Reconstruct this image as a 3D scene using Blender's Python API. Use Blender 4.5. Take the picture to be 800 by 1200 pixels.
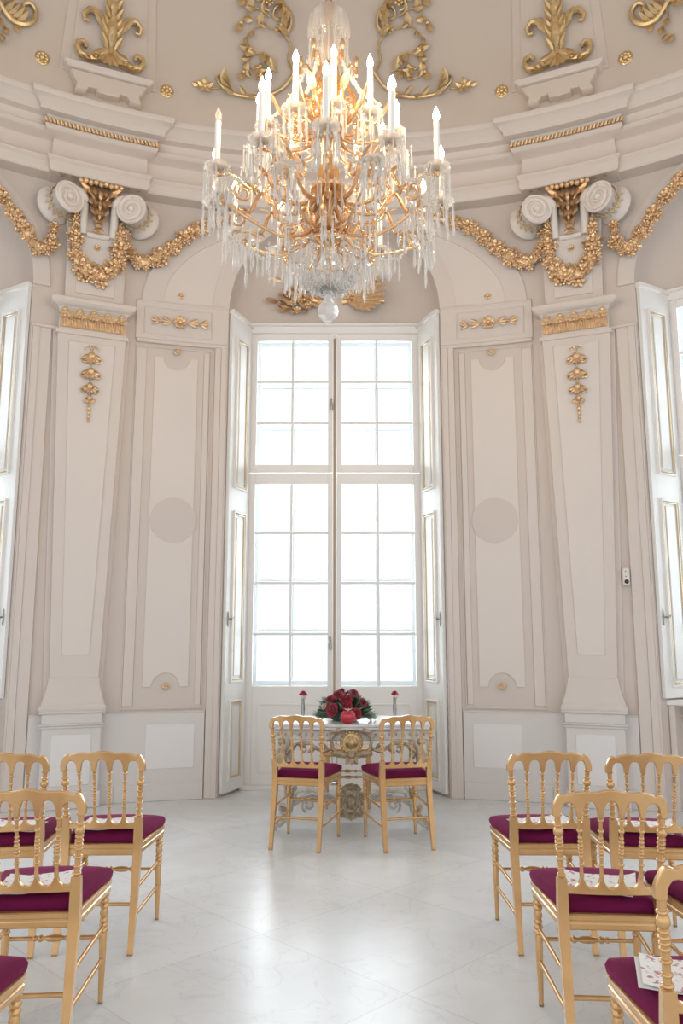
import bpy, bmesh, math, random
from mathutils import Vector, Matrix

S = bpy.context.scene
for o in list(bpy.data.objects):
    bpy.data.objects.remove(o, do_unlink=True)
COL = S.collection
PI = math.pi
rad = math.radians

# ------------------------------------------------------------------ camera, world, exposure
cam_d = bpy.data.cameras.new('camera')
cam_d.sensor_fit = 'VERTICAL'
cam_d.sensor_height = 36.0
cam_d.lens = 915.0 / 1200.0 * 36.0
cam_d.clip_start = 0.05
cam = bpy.data.objects.new('camera', cam_d)
COL.objects.link(cam)
cam.location = (0.07, 0.0, 1.42)
cam.rotation_euler = (rad(90 + 9.2), 0, 0)
S.camera = cam

W = bpy.data.worlds.new('daylight')
S.world = W
W.use_nodes = True
nt = W.node_tree
bg = nt.nodes['Background']
bg.inputs[0].default_value = (0.93, 0.965, 1.0, 1)
bg.inputs[1].default_value = 1.35

S.view_settings.view_transform = 'Standard'
S.view_settings.look = 'None'
S.view_settings.gamma = 1.0
S.view_settings.use_curve_mapping = False
S.view_settings.exposure = 0.0
S.cycles.use_denoising = True
S.cycles.max_bounces = 10
S.cycles.diffuse_bounces = 5
S.cycles.glossy_bounces = 4
S.cycles.transmission_bounces = 6
S.cycles.transparent_max_bounces = 24
S.cycles.caustics_reflective = False
S.cycles.caustics_refractive = False
S.cycles.sample_clamp_indirect = 6.0


def area_light(name, loc, rot, sx, sy, energy, color):
    d = bpy.data.lights.new(name, 'AREA')
    d.shape = 'RECTANGLE'
    d.size = sx
    d.size_y = sy
    d.energy = energy
    d.color = color
    o = bpy.data.objects.new(name, d)
    COL.objects.link(o)
    o.location = loc
    o.rotation_euler = rot
    return o


R = 5.95          # wall radius
YC = 7.46 - R     # centre of the curved wall
S_SIDE = 3.94     # arc distance of the side windows from the room axis
PHI_SIDE = S_SIDE / R

# daylight pouring in through the three windows, lamps stand outside the glass
for k, ph in enumerate((0.0, PHI_SIDE, -PHI_SIDE)):
    rr = R + 1.1
    area_light('window_daylight', (rr * math.sin(ph), YC + rr * math.cos(ph), 2.75 if k == 0 else 3.0),
               (rad(-90), 0, -ph), 1.9, 4.0 if k == 0 else 3.4, 130, (0.93, 0.97, 1.0))


# ------------------------------------------------------------------ materials
def new_mat(name):
    m = bpy.data.materials.new(name)
    m.use_nodes = True
    return m, m.node_tree, m.node_tree.nodes['Principled BSDF']


def mat(name, col, rough=0.5, metal=0.0, noise=0.0, nscale=8.0, bump=0.0, bscale=60.0, spec=0.5, sheen=0.0, coat=0.0):
    m, t, b = new_mat(name)
    b.inputs['Base Color'].default_value = (*col, 1)
    b.inputs['Roughness'].default_value = rough
    b.inputs['Metallic'].default_value = metal
    b.inputs['Specular IOR Level'].default_value = spec
    if sheen:
        b.inputs['Sheen Weight'].default_value = sheen
        b.inputs['Sheen Roughness'].default_value = 0.4
    if coat:
        b.inputs['Coat Weight'].default_value = coat
    tc = t.nodes.new('ShaderNodeTexCoord')
    if noise:
        n = t.nodes.new('ShaderNodeTexNoise')
        n.inputs['Scale'].default_value = nscale
        n.inputs['Detail'].default_value = 5
        t.links.new(tc.outputs['Object'], n.inputs['Vector'])
        r = t.nodes.new('ShaderNodeValToRGB')
        r.color_ramp.elements[0].position = 0.3
        r.color_ramp.elements[1].position = 0.7
        r.color_ramp.elements[0].color = (*[c * (1 - noise) for c in col], 1)
        r.color_ramp.elements[1].color = (*[min(1, c * (1 + noise)) for c in col], 1)
        t.links.new(n.outputs['Fac'], r.inputs['Fac'])
        t.links.new(r.outputs['Color'], b.inputs['Base Color'])
    if bump:
        n2 = t.nodes.new('ShaderNodeTexNoise')
        n2.inputs['Scale'].default_value = bscale
        n2.inputs['Detail'].default_value = 3
        t.links.new(tc.outputs['Object'], n2.inputs['Vector'])
        bp = t.nodes.new('ShaderNodeBump')
        bp.inputs['Strength'].default_value = bump
        bp.inputs['Distance'].default_value = 0.01
        t.links.new(n2.outputs['Fac'], bp.inputs['Height'])
        t.links.new(bp.outputs['Normal'], b.inputs['Normal'])
    return m


M = {}
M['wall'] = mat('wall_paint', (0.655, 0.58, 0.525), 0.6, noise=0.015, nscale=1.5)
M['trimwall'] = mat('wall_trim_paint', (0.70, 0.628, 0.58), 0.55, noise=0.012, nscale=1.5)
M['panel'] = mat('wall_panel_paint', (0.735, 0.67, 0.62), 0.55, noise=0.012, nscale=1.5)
M['disc'] = mat('wall_disc_paint', (0.655, 0.585, 0.535), 0.6)
M['dado'] = mat('dado_paint', (0.70, 0.665, 0.645), 0.55, noise=0.015, nscale=1.5)
M['dadopanel'] = mat('dado_panel_paint', (0.79, 0.77, 0.76), 0.5)
M['cornice'] = mat('cornice_paint', (0.72, 0.64, 0.575), 0.6, noise=0.012, nscale=1.5)
M['dome'] = mat('dome_paint', (0.635, 0.54, 0.455), 0.7, noise=0.03, nscale=1.2)
M['domepanel'] = mat('dome_panel_paint', (0.675, 0.58, 0.495), 0.65, noise=0.02, nscale=1.2)
M['stucco'] = mat('white_stucco', (0.79, 0.725, 0.67), 0.55)
M['white'] = mat('white_lacquer', (0.84, 0.815, 0.79), 0.35, noise=0.008, nscale=2)
M['shutter'] = mat('shutter_paint', (0.83, 0.83, 0.81), 0.33, noise=0.008, nscale=2)
M['gildline'] = mat('gilded_line', (0.80, 0.65, 0.43), 0.35, metal=0.6)
M['gold'] = mat('gold_leaf', (0.80, 0.56, 0.335), 0.30, metal=0.76, noise=0.18, nscale=25, bump=0.35, bscale=90)
M['gold_bright'] = mat('gold_leaf_dome', (0.73, 0.53, 0.28), 0.28, metal=0.8, noise=0.18, nscale=14, bump=0.3, bscale=60)
M['gold_pale'] = mat('pale_gilding', (0.80, 0.66, 0.46), 0.4, metal=0.6, noise=0.2, nscale=30)
M['chair_gold'] = mat('gold_chair_paint', (0.66, 0.40, 0.175), 0.27, metal=0.62, noise=0.06, nscale=12, coat=0.2)
M['velvet'] = mat('plum_velvet', (0.145, 0.006, 0.050), 0.8, noise=0.12, nscale=9, sheen=0.22, bump=0.1, bscale=250, spec=0.15)
M['velvet'].node_tree.nodes['Principled BSDF'].inputs['Sheen Tint'].default_value = (0.85, 0.12, 0.38, 1)
M['tip'] = mat('leg_tip', (0.22, 0.15, 0.09), 0.5)
M['iron'] = mat('dark_iron', (0.16, 0.15, 0.14), 0.45, metal=0.8)
M['steel'] = mat('handle_steel', (0.35, 0.33, 0.30), 0.35, metal=0.9)
M['brass'] = mat('chandelier_brass', (0.72, 0.47, 0.27), 0.26, metal=0.85, noise=0.1, nscale=18)
M['bronze'] = mat('dull_bronze', (0.42, 0.31, 0.20), 0.4, metal=0.8)
M['candle'] = mat('candle_white', (0.86, 0.84, 0.82), 0.4)
M['table_paint'] = mat('table_paint', (0.60, 0.555, 0.49), 0.45, noise=0.2, nscale=30)
M['table_gilt'] = mat('bright_table_gilding', (0.62, 0.45, 0.24), 0.35, metal=0.65, noise=0.25, nscale=40)
M['table_gold'] = mat('worn_gilding', (0.46, 0.37, 0.255), 0.42, metal=0.45, noise=0.35, nscale=35, bump=0.2)
M['leaf'] = mat('green_foliage', (0.045, 0.10, 0.06), 0.5, noise=0.35, nscale=30)
M['leaf_pale'] = mat('grey_green_foliage', (0.20, 0.29, 0.21), 0.55, noise=0.3, nscale=30)
M['rose'] = mat('red_rose_petal', (0.30, 0.008, 0.030), 0.5, noise=0.25, nscale=20, sheen=0.3)
M['rose_pink'] = mat('pink_rose_petal', (0.50, 0.05, 0.09), 0.5, noise=0.25, nscale=60)
M['rose_white'] = mat('white_rose_petal', (0.82, 0.80, 0.74), 0.5)
M['cream_pink'] = mat('cream_petal', (0.72, 0.52, 0.45), 0.5)
M['apple'] = mat('red_glass_apple', (0.50, 0.010, 0.035), 0.12, coat=0.6)
M['plastic'] = mat('white_plastic', (0.78, 0.75, 0.70), 0.4)
M['dark'] = mat('dark_lens', (0.04, 0.04, 0.04), 0.3)
M['drapeoutside'] = mat('outer_frame_paint', (0.90, 0.93, 0.95), 0.5)


def glassy(name, tint, transp, gloss_col=(1, 1, 1), diff=None, diffw=0.0, rough=0.03):
    """clear glass: transparent body, fresnel reflections, optional milky share"""
    m = bpy.data.materials.new(name)
    m.use_nodes = True
    t = m.node_tree
    t.nodes.clear()
    out = t.nodes.new('ShaderNodeOutputMaterial')
    tr = t.nodes.new('ShaderNodeBsdfTransparent')
    tr.inputs[0].default_value = (*tint, 1)
    gl = t.nodes.new('ShaderNodeBsdfGlossy')
    gl.inputs['Color'].default_value = (*gloss_col, 1)
    gl.inputs['Roughness'].default_value = rough
    lw = t.nodes.new('ShaderNodeLayerWeight')
    lw.inputs['Blend'].default_value = transp
    mx = t.nodes.new('ShaderNodeMixShader')
    t.links.new(lw.outputs['Fresnel'], mx.inputs[0])
    t.links.new(tr.outputs[0], mx.inputs[1])
    t.links.new(gl.outputs[0], mx.inputs[2])
    last = mx
    if diff:
        df = t.nodes.new('ShaderNodeBsdfDiffuse')
        df.inputs[0].default_value = (*diff, 1)
        tl = t.nodes.new('ShaderNodeBsdfTranslucent')
        tl.inputs[0].default_value = (*diff, 1)
        m1 = t.nodes.new('ShaderNodeMixShader')
        m1.inputs[0].default_value = 0.5
        t.links.new(df.outputs[0], m1.inputs[1])
        t.links.new(tl.outputs[0], m1.inputs[2])
        m2 = t.nodes.new('ShaderNodeMixShader')
        m2.inputs[0].default_value = diffw
        t.links.new(mx.outputs[0], m2.inputs[1])
        t.links.new(m1.outputs[0], m2.inputs[2])
        last = m2
    t.links.new(last.outputs[0], out.inputs[0])
    return m


M['pane'] = glassy('window_glass', (0.97, 0.985, 0.99), 0.12)
M['crystal'] = glassy('cut_crystal', (0.985, 0.98, 0.975), 0.30, diff=(0.98, 0.96, 0.93), diffw=0.30, rough=0.04)
M['crystal_dome'] = glassy('crystal_bell_glass', (0.98, 0.95, 0.92), 0.35, diff=(0.97, 0.93, 0.88), diffw=0.38)
M['amber'] = glassy('amber_glass', (0.95, 0.78, 0.50), 0.5, gloss_col=(1, 0.9, 0.75), diff=(0.9, 0.6, 0.3), diffw=0.3)
M['clearvase'] = glassy('clear_vase_glass', (0.93, 0.94, 0.94), 0.4, diff=(0.9, 0.9, 0.9), diffw=0.08)
M['bulb_off'] = glassy('unlit_bulb_glass', (0.97, 0.93, 0.87), 0.4, diff=(0.9, 0.85, 0.75), diffw=0.25)

m, t, b = new_mat('lit_bulb')
b.inputs['Base Color'].default_value = (1, 0.9, 0.75, 1)
b.inputs['Emission Color'].default_value = (1.0, 0.72, 0.42, 1)
b.inputs['Emission Strength'].default_value = 190.0
M['bulb'] = m

# marble floor: pale slabs laid diagonally, faint veins
m, t, b = new_mat('marble_floor')
tc = t.nodes.new('ShaderNodeTexCoord')
mp = t.nodes.new('ShaderNodeMapping')
mp.inputs['Rotation'].default_value = (0, 0, rad(45))
mp.inputs['Location'].default_value = (0.35, 0.1, 0)
t.links.new(tc.outputs['Object'], mp.inputs['Vector'])
br = t.nodes.new('ShaderNodeTexBrick')
br.offset = 0.0
br.inputs['Color1'].default_value = (0.835, 0.86, 0.88, 1)
br.inputs['Color2'].default_value = (0.765, 0.79, 0.81, 1)
br.inputs['Mortar'].default_value = (0.65, 0.665, 0.67, 1)
br.inputs['Scale'].default_value = 1.0
br.inputs['Mortar Size'].default_value = 0.003
br.inputs['Mortar Smooth'].default_value = 0.6
br.inputs['Brick Width'].default_value = 0.92
br.inputs['Row Height'].default_value = 0.92
t.links.new(mp.outputs['Vector'], br.inputs['Vector'])
n1 = t.nodes.new('ShaderNodeTexNoise')
n1.inputs['Scale'].default_value = 1.6
n1.inputs['Detail'].default_value = 9
n1.inputs['Roughness'].default_value = 0.62
n1.inputs['Distortion'].default_value = 0.3
t.links.new(tc.outputs['Object'], n1.inputs['Vector'])
cr = t.nodes.new('ShaderNodeValToRGB')
cr.color_ramp.elements[0].position = 0.30
cr.color_ramp.elements[0].color = (0.82, 0.82, 0.815, 1)
cr.color_ramp.elements[1].position = 0.66
cr.color_ramp.elements[1].color = (1, 1, 1, 1)
t.links.new(n1.outputs['Fac'], cr.inputs['Fac'])
mu = t.nodes.new('ShaderNodeMix')
mu.data_type = 'RGBA'
mu.blend_type = 'MULTIPLY'
mu.inputs[0].default_value = 0.75
t.links.new(br.outputs['Color'], mu.inputs[6])
t.links.new(cr.outputs['Color'], mu.inputs[7])
vv = t.nodes.new('ShaderNodeTexNoise')
vv.inputs['Scale'].default_value = 2.3
vv.inputs['Detail'].default_value = 7
vv.inputs['Distortion'].default_value = 1.6
t.links.new(tc.outputs['Object'], vv.inputs['Vector'])
vr = t.nodes.new('ShaderNodeValToRGB')
vr.color_ramp.elements[0].position = 0.485
vr.color_ramp.elements[0].color = (1, 1, 1, 1)
vr.color_ramp.elements[1].position = 0.515
vr.color_ramp.elements[1].color = (1, 1, 1, 1)
ve = vr.color_ramp.elements.new(0.50)
ve.color = (0.86, 0.86, 0.85, 1)
t.links.new(vv.outputs['Fac'], vr.inputs['Fac'])
mv = t.nodes.new('ShaderNodeMix')
mv.data_type = 'RGBA'
mv.blend_type = 'MULTIPLY'
mv.inputs[0].default_value = 0.6
t.links.new(mu.outputs[2], mv.inputs[6])
t.links.new(vr.outputs['Color'], mv.inputs[7])
t.links.new(mv.outputs[2], b.inputs['Base Color'])
n3 = t.nodes.new('ShaderNodeTexNoise')
n3.inputs['Scale'].default_value = 3.0
n3.inputs['Detail'].default_value = 4
t.links.new(tc.outputs['Object'], n3.inputs['Vector'])
mr = t.nodes.new('ShaderNodeMapRange')
mr.inputs['To Min'].default_value = 0.19
mr.inputs['To Max'].default_value = 0.30
t.links.new(n3.outputs['Fac'], mr.inputs['Value'])
t.links.new(mr.outputs[0], b.inputs['Roughness'])
b.inputs['Specular IOR Level'].default_value = 0.5
M['floor'] = m

# table marble
m, t, b = new_mat('white_marble_top')
tc = t.nodes.new('ShaderNodeTexCoord')
n1 = t.nodes.new('ShaderNodeTexNoise')
n1.inputs['Scale'].default_value = 5
n1.inputs['Detail'].default_value = 8
n1.inputs['Distortion'].default_value = 2
t.links.new(tc.outputs['Object'], n1.inputs['Vector'])
cr = t.nodes.new('ShaderNodeValToRGB')
cr.color_ramp.elements[0].position = 0.35
cr.color_ramp.elements[0].color = (0.62, 0.62, 0.63, 1)
cr.color_ramp.elements[1].position = 0.6
cr.color_ramp.elements[1].color = (0.82, 0.82, 0.82, 1)
t.links.new(n1.outputs['Fac'], cr.inputs['Fac'])
t.links.new(cr.outputs['Color'], b.inputs['Base Color'])
b.inputs['Roughness'].default_value = 0.18
M['marble'] = m

# printed paper: white with scattered red-pink blossoms and grey stems
m, t, b = new_mat('floral_print_paper')
tc = t.nodes.new('ShaderNodeTexCoord')
vo = t.nodes.new('ShaderNodeTexVoronoi')
vo.inputs['Scale'].default_value = 46
wn = t.nodes.new('ShaderNodeTexNoise')
wn.inputs['Scale'].default_value = 30
wn.inputs['Detail'].default_value = 2
t.links.new(tc.outputs['Object'], wn.inputs['Vector'])
wm = t.nodes.new('ShaderNodeMix')
wm.data_type = 'VECTOR'
wm.inputs[0].default_value = 0.05
t.links.new(tc.outputs['Object'], wm.inputs[4])
t.links.new(wn.outputs['Color'], wm.inputs[5])
t.links.new(wm.outputs[1], vo.inputs['Vector'])
no = t.nodes.new('ShaderNodeTexNoise')
no.inputs['Scale'].default_value = 14
no.inputs['Detail'].default_value = 3
t.links.new(tc.outputs['Object'], no.inputs['Vector'])
ad = t.nodes.new('ShaderNodeMath')
ad.operation = 'ADD'
t.links.new(vo.outputs['Distance'], ad.inputs[0])
t.links.new(no.outputs['Fac'], ad.inputs[1])
cr = t.nodes.new('ShaderNodeValToRGB')
cr.color_ramp.interpolation = 'LINEAR'
cr.color_ramp.elements[0].position = 0.66
cr.color_ramp.elements[0].color = (0.52, 0.12, 0.18, 1)
cr.color_ramp.elements[1].position = 0.875
cr.color_ramp.elements[1].color = (0.84, 0.83, 0.82, 1)
e = cr.color_ramp.elements.new(0.735)
e.color = (0.66, 0.42, 0.46, 1)
e = cr.color_ramp.elements.new(0.81)
e.color = (0.66, 0.69, 0.66, 1)
t.links.new(ad.outputs[0], cr.inputs['Fac'])
t.links.new(cr.outputs['Color'], b.inputs['Base Color'])
b.inputs['Roughness'].default_value = 0.6
M['print'] = m
M['paper'] = mat('white_paper', (0.84, 0.83, 0.82), 0.6)


# ------------------------------------------------------------------ mesh helpers
class MB:
    def __init__(self):
        self.v = []
        self.f = []

    def add(self, vs, fs, X=None):
        n = len(self.v)
        for p in vs:
            p = Vector(p)
            if X is not None:
                p = X @ p
            self.v.append(p)
        for f in fs:
            self.f.append([i + n for i in f])

    def box(self, c, s, X=None, ch=0.0):
        hx, hy, hz = s[0] / 2, s[1] / 2, s[2] / 2
        if ch <= 0:
            vs = [(c[0] + a * hx, c[1] + b_ * hy, c[2] + d * hz) for a in (-1, 1) for b_ in (-1, 1) for d in (-1, 1)]
            fs = [(0, 1, 3, 2), (4, 6, 7, 5), (0, 4, 5, 1), (2, 3, 7, 6), (0, 2, 6, 4), (1, 5, 7, 3)]
            self.add(vs, fs, X)
            return
        vs = []
        idx = {}
        for a in (-1, 1):
            for b_ in (-1, 1):
                for d in (-1, 1):
                    for k in range(3):
                        p = [a * (hx - ch), b_ * (hy - ch), d * (hz - ch)]
                        p[k] = (a * hx, b_ * hy, d * hz)[k]
                        idx[(a, b_, d, k)] = len(vs)
                        vs.append((c[0] + p[0], c[1] + p[1], c[2] + p[2]))
        fs = []
        for s_ in (-1, 1):
            fs.append([idx[(s_, -1, -1, 0)], idx[(s_, 1, -1, 0)], idx[(s_, 1, 1, 0)], idx[(s_, -1, 1, 0)]])
            fs.append([idx[(-1, s_, -1, 1)], idx[(1, s_, -1, 1)], idx[(1, s_, 1, 1)], idx[(-1, s_, 1, 1)]])
            fs.append([idx[(-1, -1, s_, 2)], idx[(1, -1, s_, 2)], idx[(1, 1, s_, 2)], idx[(-1, 1, s_, 2)]])
        for a in (-1, 1):
            for b_ in (-1, 1):
                fs.append([idx[(a, b_, -1, 0)], idx[(a, b_, -1, 1)], idx[(a, b_, 1, 1)], idx[(a, b_, 1, 0)]])
                fs.append([idx[(a, -1, b_, 0)], idx[(a, -1, b_, 2)], idx[(a, 1, b_, 2)], idx[(a, 1, b_, 0)]])
                fs.append([idx[(-1, a, b_, 1)], idx[(-1, a, b_, 2)], idx[(1, a, b_, 2)], idx[(1, a, b_, 1)]])
                for d in (-1, 1):
                    fs.append([idx[(a, b_, d, 0)], idx[(a, b_, d, 1)], idx[(a, b_, d, 2)]])
        self.add(vs, fs, X)

    def lathe(self, prof, seg=16, X=None, c=(0, 0), flute=0.0, nfl=8):
        vs, fs = [], []
        for r, z in prof:
            for i in range(seg):
                a = 2 * PI * i / seg
                rr = r * (1 + flute * math.cos(nfl * a))
                vs.append((c[0] + rr * math.cos(a), c[1] + rr * math.sin(a), z))
        n = len(prof)
        for j in range(n - 1):
            for i in range(seg):
                k = (i + 1) % seg
                fs.append((j * seg + i, j * seg + k, (j + 1) * seg + k, (j + 1) * seg + i))
        fs.append(list(range(seg))[::-1])
        fs.append([(n - 1) * seg + i for i in range(seg)])
        self.add(vs, fs, X)

    def tube(self, pts, rads, seg=8, X=None, flat=None):
        pts = [Vector(p) for p in pts]
        n = len(pts)
        if not isinstance(rads, (list, tuple)):
            rads = [rads] * n
        tan = []
        for i in range(n):
            d = pts[min(i + 1, n - 1)] - pts[max(i - 1, 0)]
            tan.append(d.normalized() if d.length > 1e-9 else Vector((0, 0, 1)))
        u = tan[0].orthogonal().normalized()
        if flat is not None:
            u = Vector(flat)
        vs, fs = [], []
        for i in range(n):
            if flat is None:
                u = (u - tan[i] * u.dot(tan[i]))
                u = u.normalized() if u.length > 1e-6 else tan[i].orthogonal().normalized()
                ru = rw = rads[i]
            else:
                u = (Vector(flat) - tan[i] * Vector(flat).dot(tan[i])).normalized()
                ru = rw = rads[i]
            w = tan[i].cross(u)
            for k in range(seg):
                a = 2 * PI * k / seg
                vs.append(pts[i] + u * (ru * math.cos(a)) + w * (rw * math.sin(a)))
        for j in range(n - 1):
            for k in range(seg):
                l = (k + 1) % seg
                fs.append((j * seg + k, j * seg + l, (j + 1) * seg + l, (j + 1) * seg + k))
        fs.append(list(range(seg))[::-1])
        fs.append([(n - 1) * seg + k for k in range(seg)])
        self.add(vs, fs, X)

    def prism(self, poly, y0, y1, X=None, ch=0.0):
        """outline in x,z extruded along y; ch insets the y0 face a little"""
        n = len(poly)
        cx = sum(p[0] for p in poly) / n
        cz = sum(p[1] for p in poly) / n
        vs = [(p[0], y1, p[1]) for p in poly]
        if ch > 0:
            vs += [(p[0], y0 + ch, p[1]) for p in poly]
            ins = []
            for i in range(n):
                a = Vector(poly[i - 1]); b_ = Vector(poly[i]); c_ = Vector(poly[(i + 1) % n])
                e1 = (b_ - a); e2 = (c_ - b_)
                n1 = Vector((-e1.y, e1.x)).normalized() if e1.length > 1e-9 else Vector((0, 0))
                n2 = Vector((-e2.y, e2.x)).normalized() if e2.length > 1e-9 else Vector((0, 0))
                nn = (n1 + n2)
                nn = nn.normalized() if nn.length > 1e-6 else n1
                ins.append((b_, nn))
            area = sum(poly[i - 1][0] * poly[i][1] - poly[i][0] * poly[i - 1][1] for i in range(n))
            sg = 1 if area > 0 else -1
            vs += [((b_ + nn * ch * sg).x, y0, (b_ + nn * ch * sg).y) for b_, nn in ins]
            layers = 3
        else:
            vs += [(p[0], y0, p[1]) for p in poly]
            layers = 2
        fs = [list(range(n)), [(layers - 1) * n + i for i in range(n)][::-1]]
        for l in range(layers - 1):
            for i in range(n):
                k = (i + 1) % n
                fs.append((l * n + i, l * n + k, (l + 1) * n + k, (l + 1) * n + i))
        self.add(vs, fs, X)

    def ell(self, c, r, X=None, u=8, v=5):
        vs = [(c[0], c[1], c[2] - r[2])]
        for j in range(1, v):
            a = -PI / 2 + PI * j / v
            for i in range(u):
                t_ = 2 * PI * i / u
                vs.append((c[0] + r[0] * math.cos(a) * math.cos(t_), c[1] + r[1] * math.cos(a) * math.sin(t_), c[2] + r[2] * math.sin(a)))
        vs.append((c[0], c[1], c[2] + r[2]))
        fs = []
        for i in range(u):
            k = (i + 1) % u
            fs.append((0, 1 + k, 1 + i))
            for j in range(v - 2):
                fs.append((1 + j * u + i, 1 + j * u + k, 1 + (j + 1) * u + k, 1 + (j + 1) * u + i))
            fs.append((len(vs) - 1, 1 + (v - 2) * u + i, 1 + (v - 2) * u + k))
        self.add(vs, fs, X)

    def leaf(self, base, d, L, Wd, nrm=(0, -1, 0), curl=0.25, X=None, th=0.25):
        """pointed leaf, ridged along the middle, its tip curling along nrm"""
        d = Vector(d).normalized()
        nn = Vector(nrm)
        nn = (nn - d * nn.dot(d)).normalized()
        s_ = d.cross(nn)
        base = Vector(base)
        st = [(0, 0.25), (0.25, 0.8), (0.5, 1.0), (0.75, 0.7), (1.0, 0.06)]
        vs, fs = [], []
        for t_, w in st:
            c = base + d * (L * t_) + nn * (curl * L * t_ * t_)
            hw = Wd * 0.5 * w
            vs += [c - s_ * hw, c + nn * (th * Wd * w), c + s_ * hw, c - nn * (th * Wd * w * 0.4)]
        for i in range(4):
            for k in range(4):
                l = (k + 1) % 4
                fs.append((i * 4 + k, i * 4 + l, (i + 1) * 4 + l, (i + 1) * 4 + k))
        fs.append((3, 2, 1, 0))
        fs.append((16, 17, 18, 19))
        self.add(vs, fs, X)

    def warp(self, fn):
        self.v = [Vector(fn(p)) for p in self.v]

    def build(self, name, m_, parent=None, bev=0.0, sharp=38, seg=2, recalc=True):
        me = bpy.data.meshes.new(name)
        me.from_pydata([tuple(p) for p in self.v], [], self.f)
        if recalc:
            bm = bmesh.new()
            bm.from_mesh(me)
            bmesh.ops.recalc_face_normals(bm, faces=bm.faces)
            bm.to_mesh(me)
            bm.free()
        me.update()
        for p in me.polygons:
            p.use_smooth = True
        me.set_sharp_from_angle(angle=rad(sharp))
        me.materials.append(m_)
        o = bpy.data.objects.new(name, me)
        COL.objects.link(o)
        if parent is not None:
            o.parent = parent
        if bev:
            md = o.modifiers.new('soft_edges', 'BEVEL')
            md.width = bev
            md.segments = seg
            md.limit_method = 'ANGLE'
            md.angle_limit = rad(40)
        return o


def thing(name, label, cat, loc=(0, 0, 0), rz=0.0, group=None):
    o = bpy.data.objects.new(name, None)
    o.empty_display_size = 0.1
    COL.objects.link(o)
    o.location = loc
    o.rotation_euler = (0, 0, rz)
    o['label'] = label
    o['category'] = cat
    if group:
        o['group'] = group
    return o


def tag(o, label, cat, group=None):
    o['label'] = label
    o['category'] = cat
    if group:
        o['group'] = group
    return o


def struct(o):
    o['kind'] = 'structure'
    return o


def kids(o):
    return list(o.children)


def dup(root, loc=None, rz=None, label=None, group=None, matrix=None):
    r = root.copy()
    COL.objects.link(r)
    if loc is not None:
        r.location = loc
    if rz is not None:
        r.rotation_euler = (0, 0, rz)
    if matrix is not None:
        r.matrix_world = matrix
    if label:
        r['label'] = label
    if group:
        r['group'] = group
    for ch in kids(root):
        c = ch.copy()
        COL.objects.link(c)
        c.parent = r
        for g in kids(ch):
            d = g.copy()
            COL.objects.link(d)
            d.parent = c
    return r


def cyl(s, z, off=0.0):
    ph = s / R
    r = R - off
    return Vector((r * math.sin(ph), YC + r * math.cos(ph), z))


def wall_warp(s0=0.0, sgn=1):
    """x along the wall, y into the wall (negative stands proud), z up"""
    return lambda p: cyl(s0 + sgn * p.x, p.z, -p.y)


def on_wall(s, z, off=0.0):
    return tuple(cyl(s, z, off)), -s / R


DZ0, DH, DR = 6.36, 4.0, 5.55


def dome_r(z):
    return DR * math.sqrt(max(0.0, 1 - ((z - DZ0) / DH) ** 2))


def dome_pt(ph, z, off=0.0):
    r = dome_r(z)
    # outward normal of the ellipse in the r,z plane
    nr, nz = r / DR ** 2, (z - DZ0) / DH ** 2
    l = math.hypot(nr, nz)
    r -= off * nr / l
    z -= off * nz / l
    return Vector((r * math.sin(ph), YC + r * math.cos(ph), z))


def dome_warp(ph0, z0, sgn=1):
    """x sideways in metres, y into the dome, z up in metres of height"""
    return lambda p: dome_pt(ph0 + sgn * p.x / dome_r(z0), z0 + p.z, -p.y)


def arc_pts(cx, cz, r, a0, a1, n, y=0.0):
    return [(cx + r * math.cos(a0 + (a1 - a0) * i / n), y, cz + r * math.sin(a0 + (a1 - a0) * i / n)) for i in range(n + 1)]


def spiral(cx, cz, r0, r1, a0, turns, n=28, y=0.0, y1=None):
    out = []
    for i in range(n + 1):
        t_ = i / n
        a = a0 + turns * 2 * PI * t_
        r = r0 + (r1 - r0) * t_
        yy = y if y1 is None else y + (y1 - y) * t_
        out.append((cx + r * math.cos(a), yy, cz + r * math.sin(a)))
    return out


def taper(n, a, b, mid=None):
    if mid is None:
        return [a + (b - a) * i / (n - 1) for i in range(n)]
    return [(a + (mid - a) * (i / (n - 1)) * 2) if i / (n - 1) < 0.5 else (mid + (b - mid) * (i / (n - 1) - 0.5) * 2) for i in range(n)]


def blossom(mb, c, r, rng, nrm=Vector((0, -1, 0)), petals=6):
    """carved flower head facing nrm"""
    c = Vector(c)
    nrm = Vector(nrm).normalized()
    q = nrm.to_track_quat('Z', 'Y').to_matrix().to_4x4()
    X = Matrix.Translation(c) @ q @ Matrix.Rotation(rng.random() * 6.28, 4, 'Z')
    for k in range(petals):
        a = 2 * PI * k / petals
        Xp = X @ Matrix.Rotation(a, 4, 'Z') @ Matrix.Translation((r * 0.58, 0, 0)) @ Matrix.Rotation(rad(-28), 4, 'Y')
        mb.ell((0, 0, 0), (r * 0.5, r * 0.36, r * 0.2), Xp, 6, 4)
    mb.ell((0, 0, r * 0.16), (r * 0.34, r * 0.34, r * 0.3), X, 6, 4)


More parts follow.
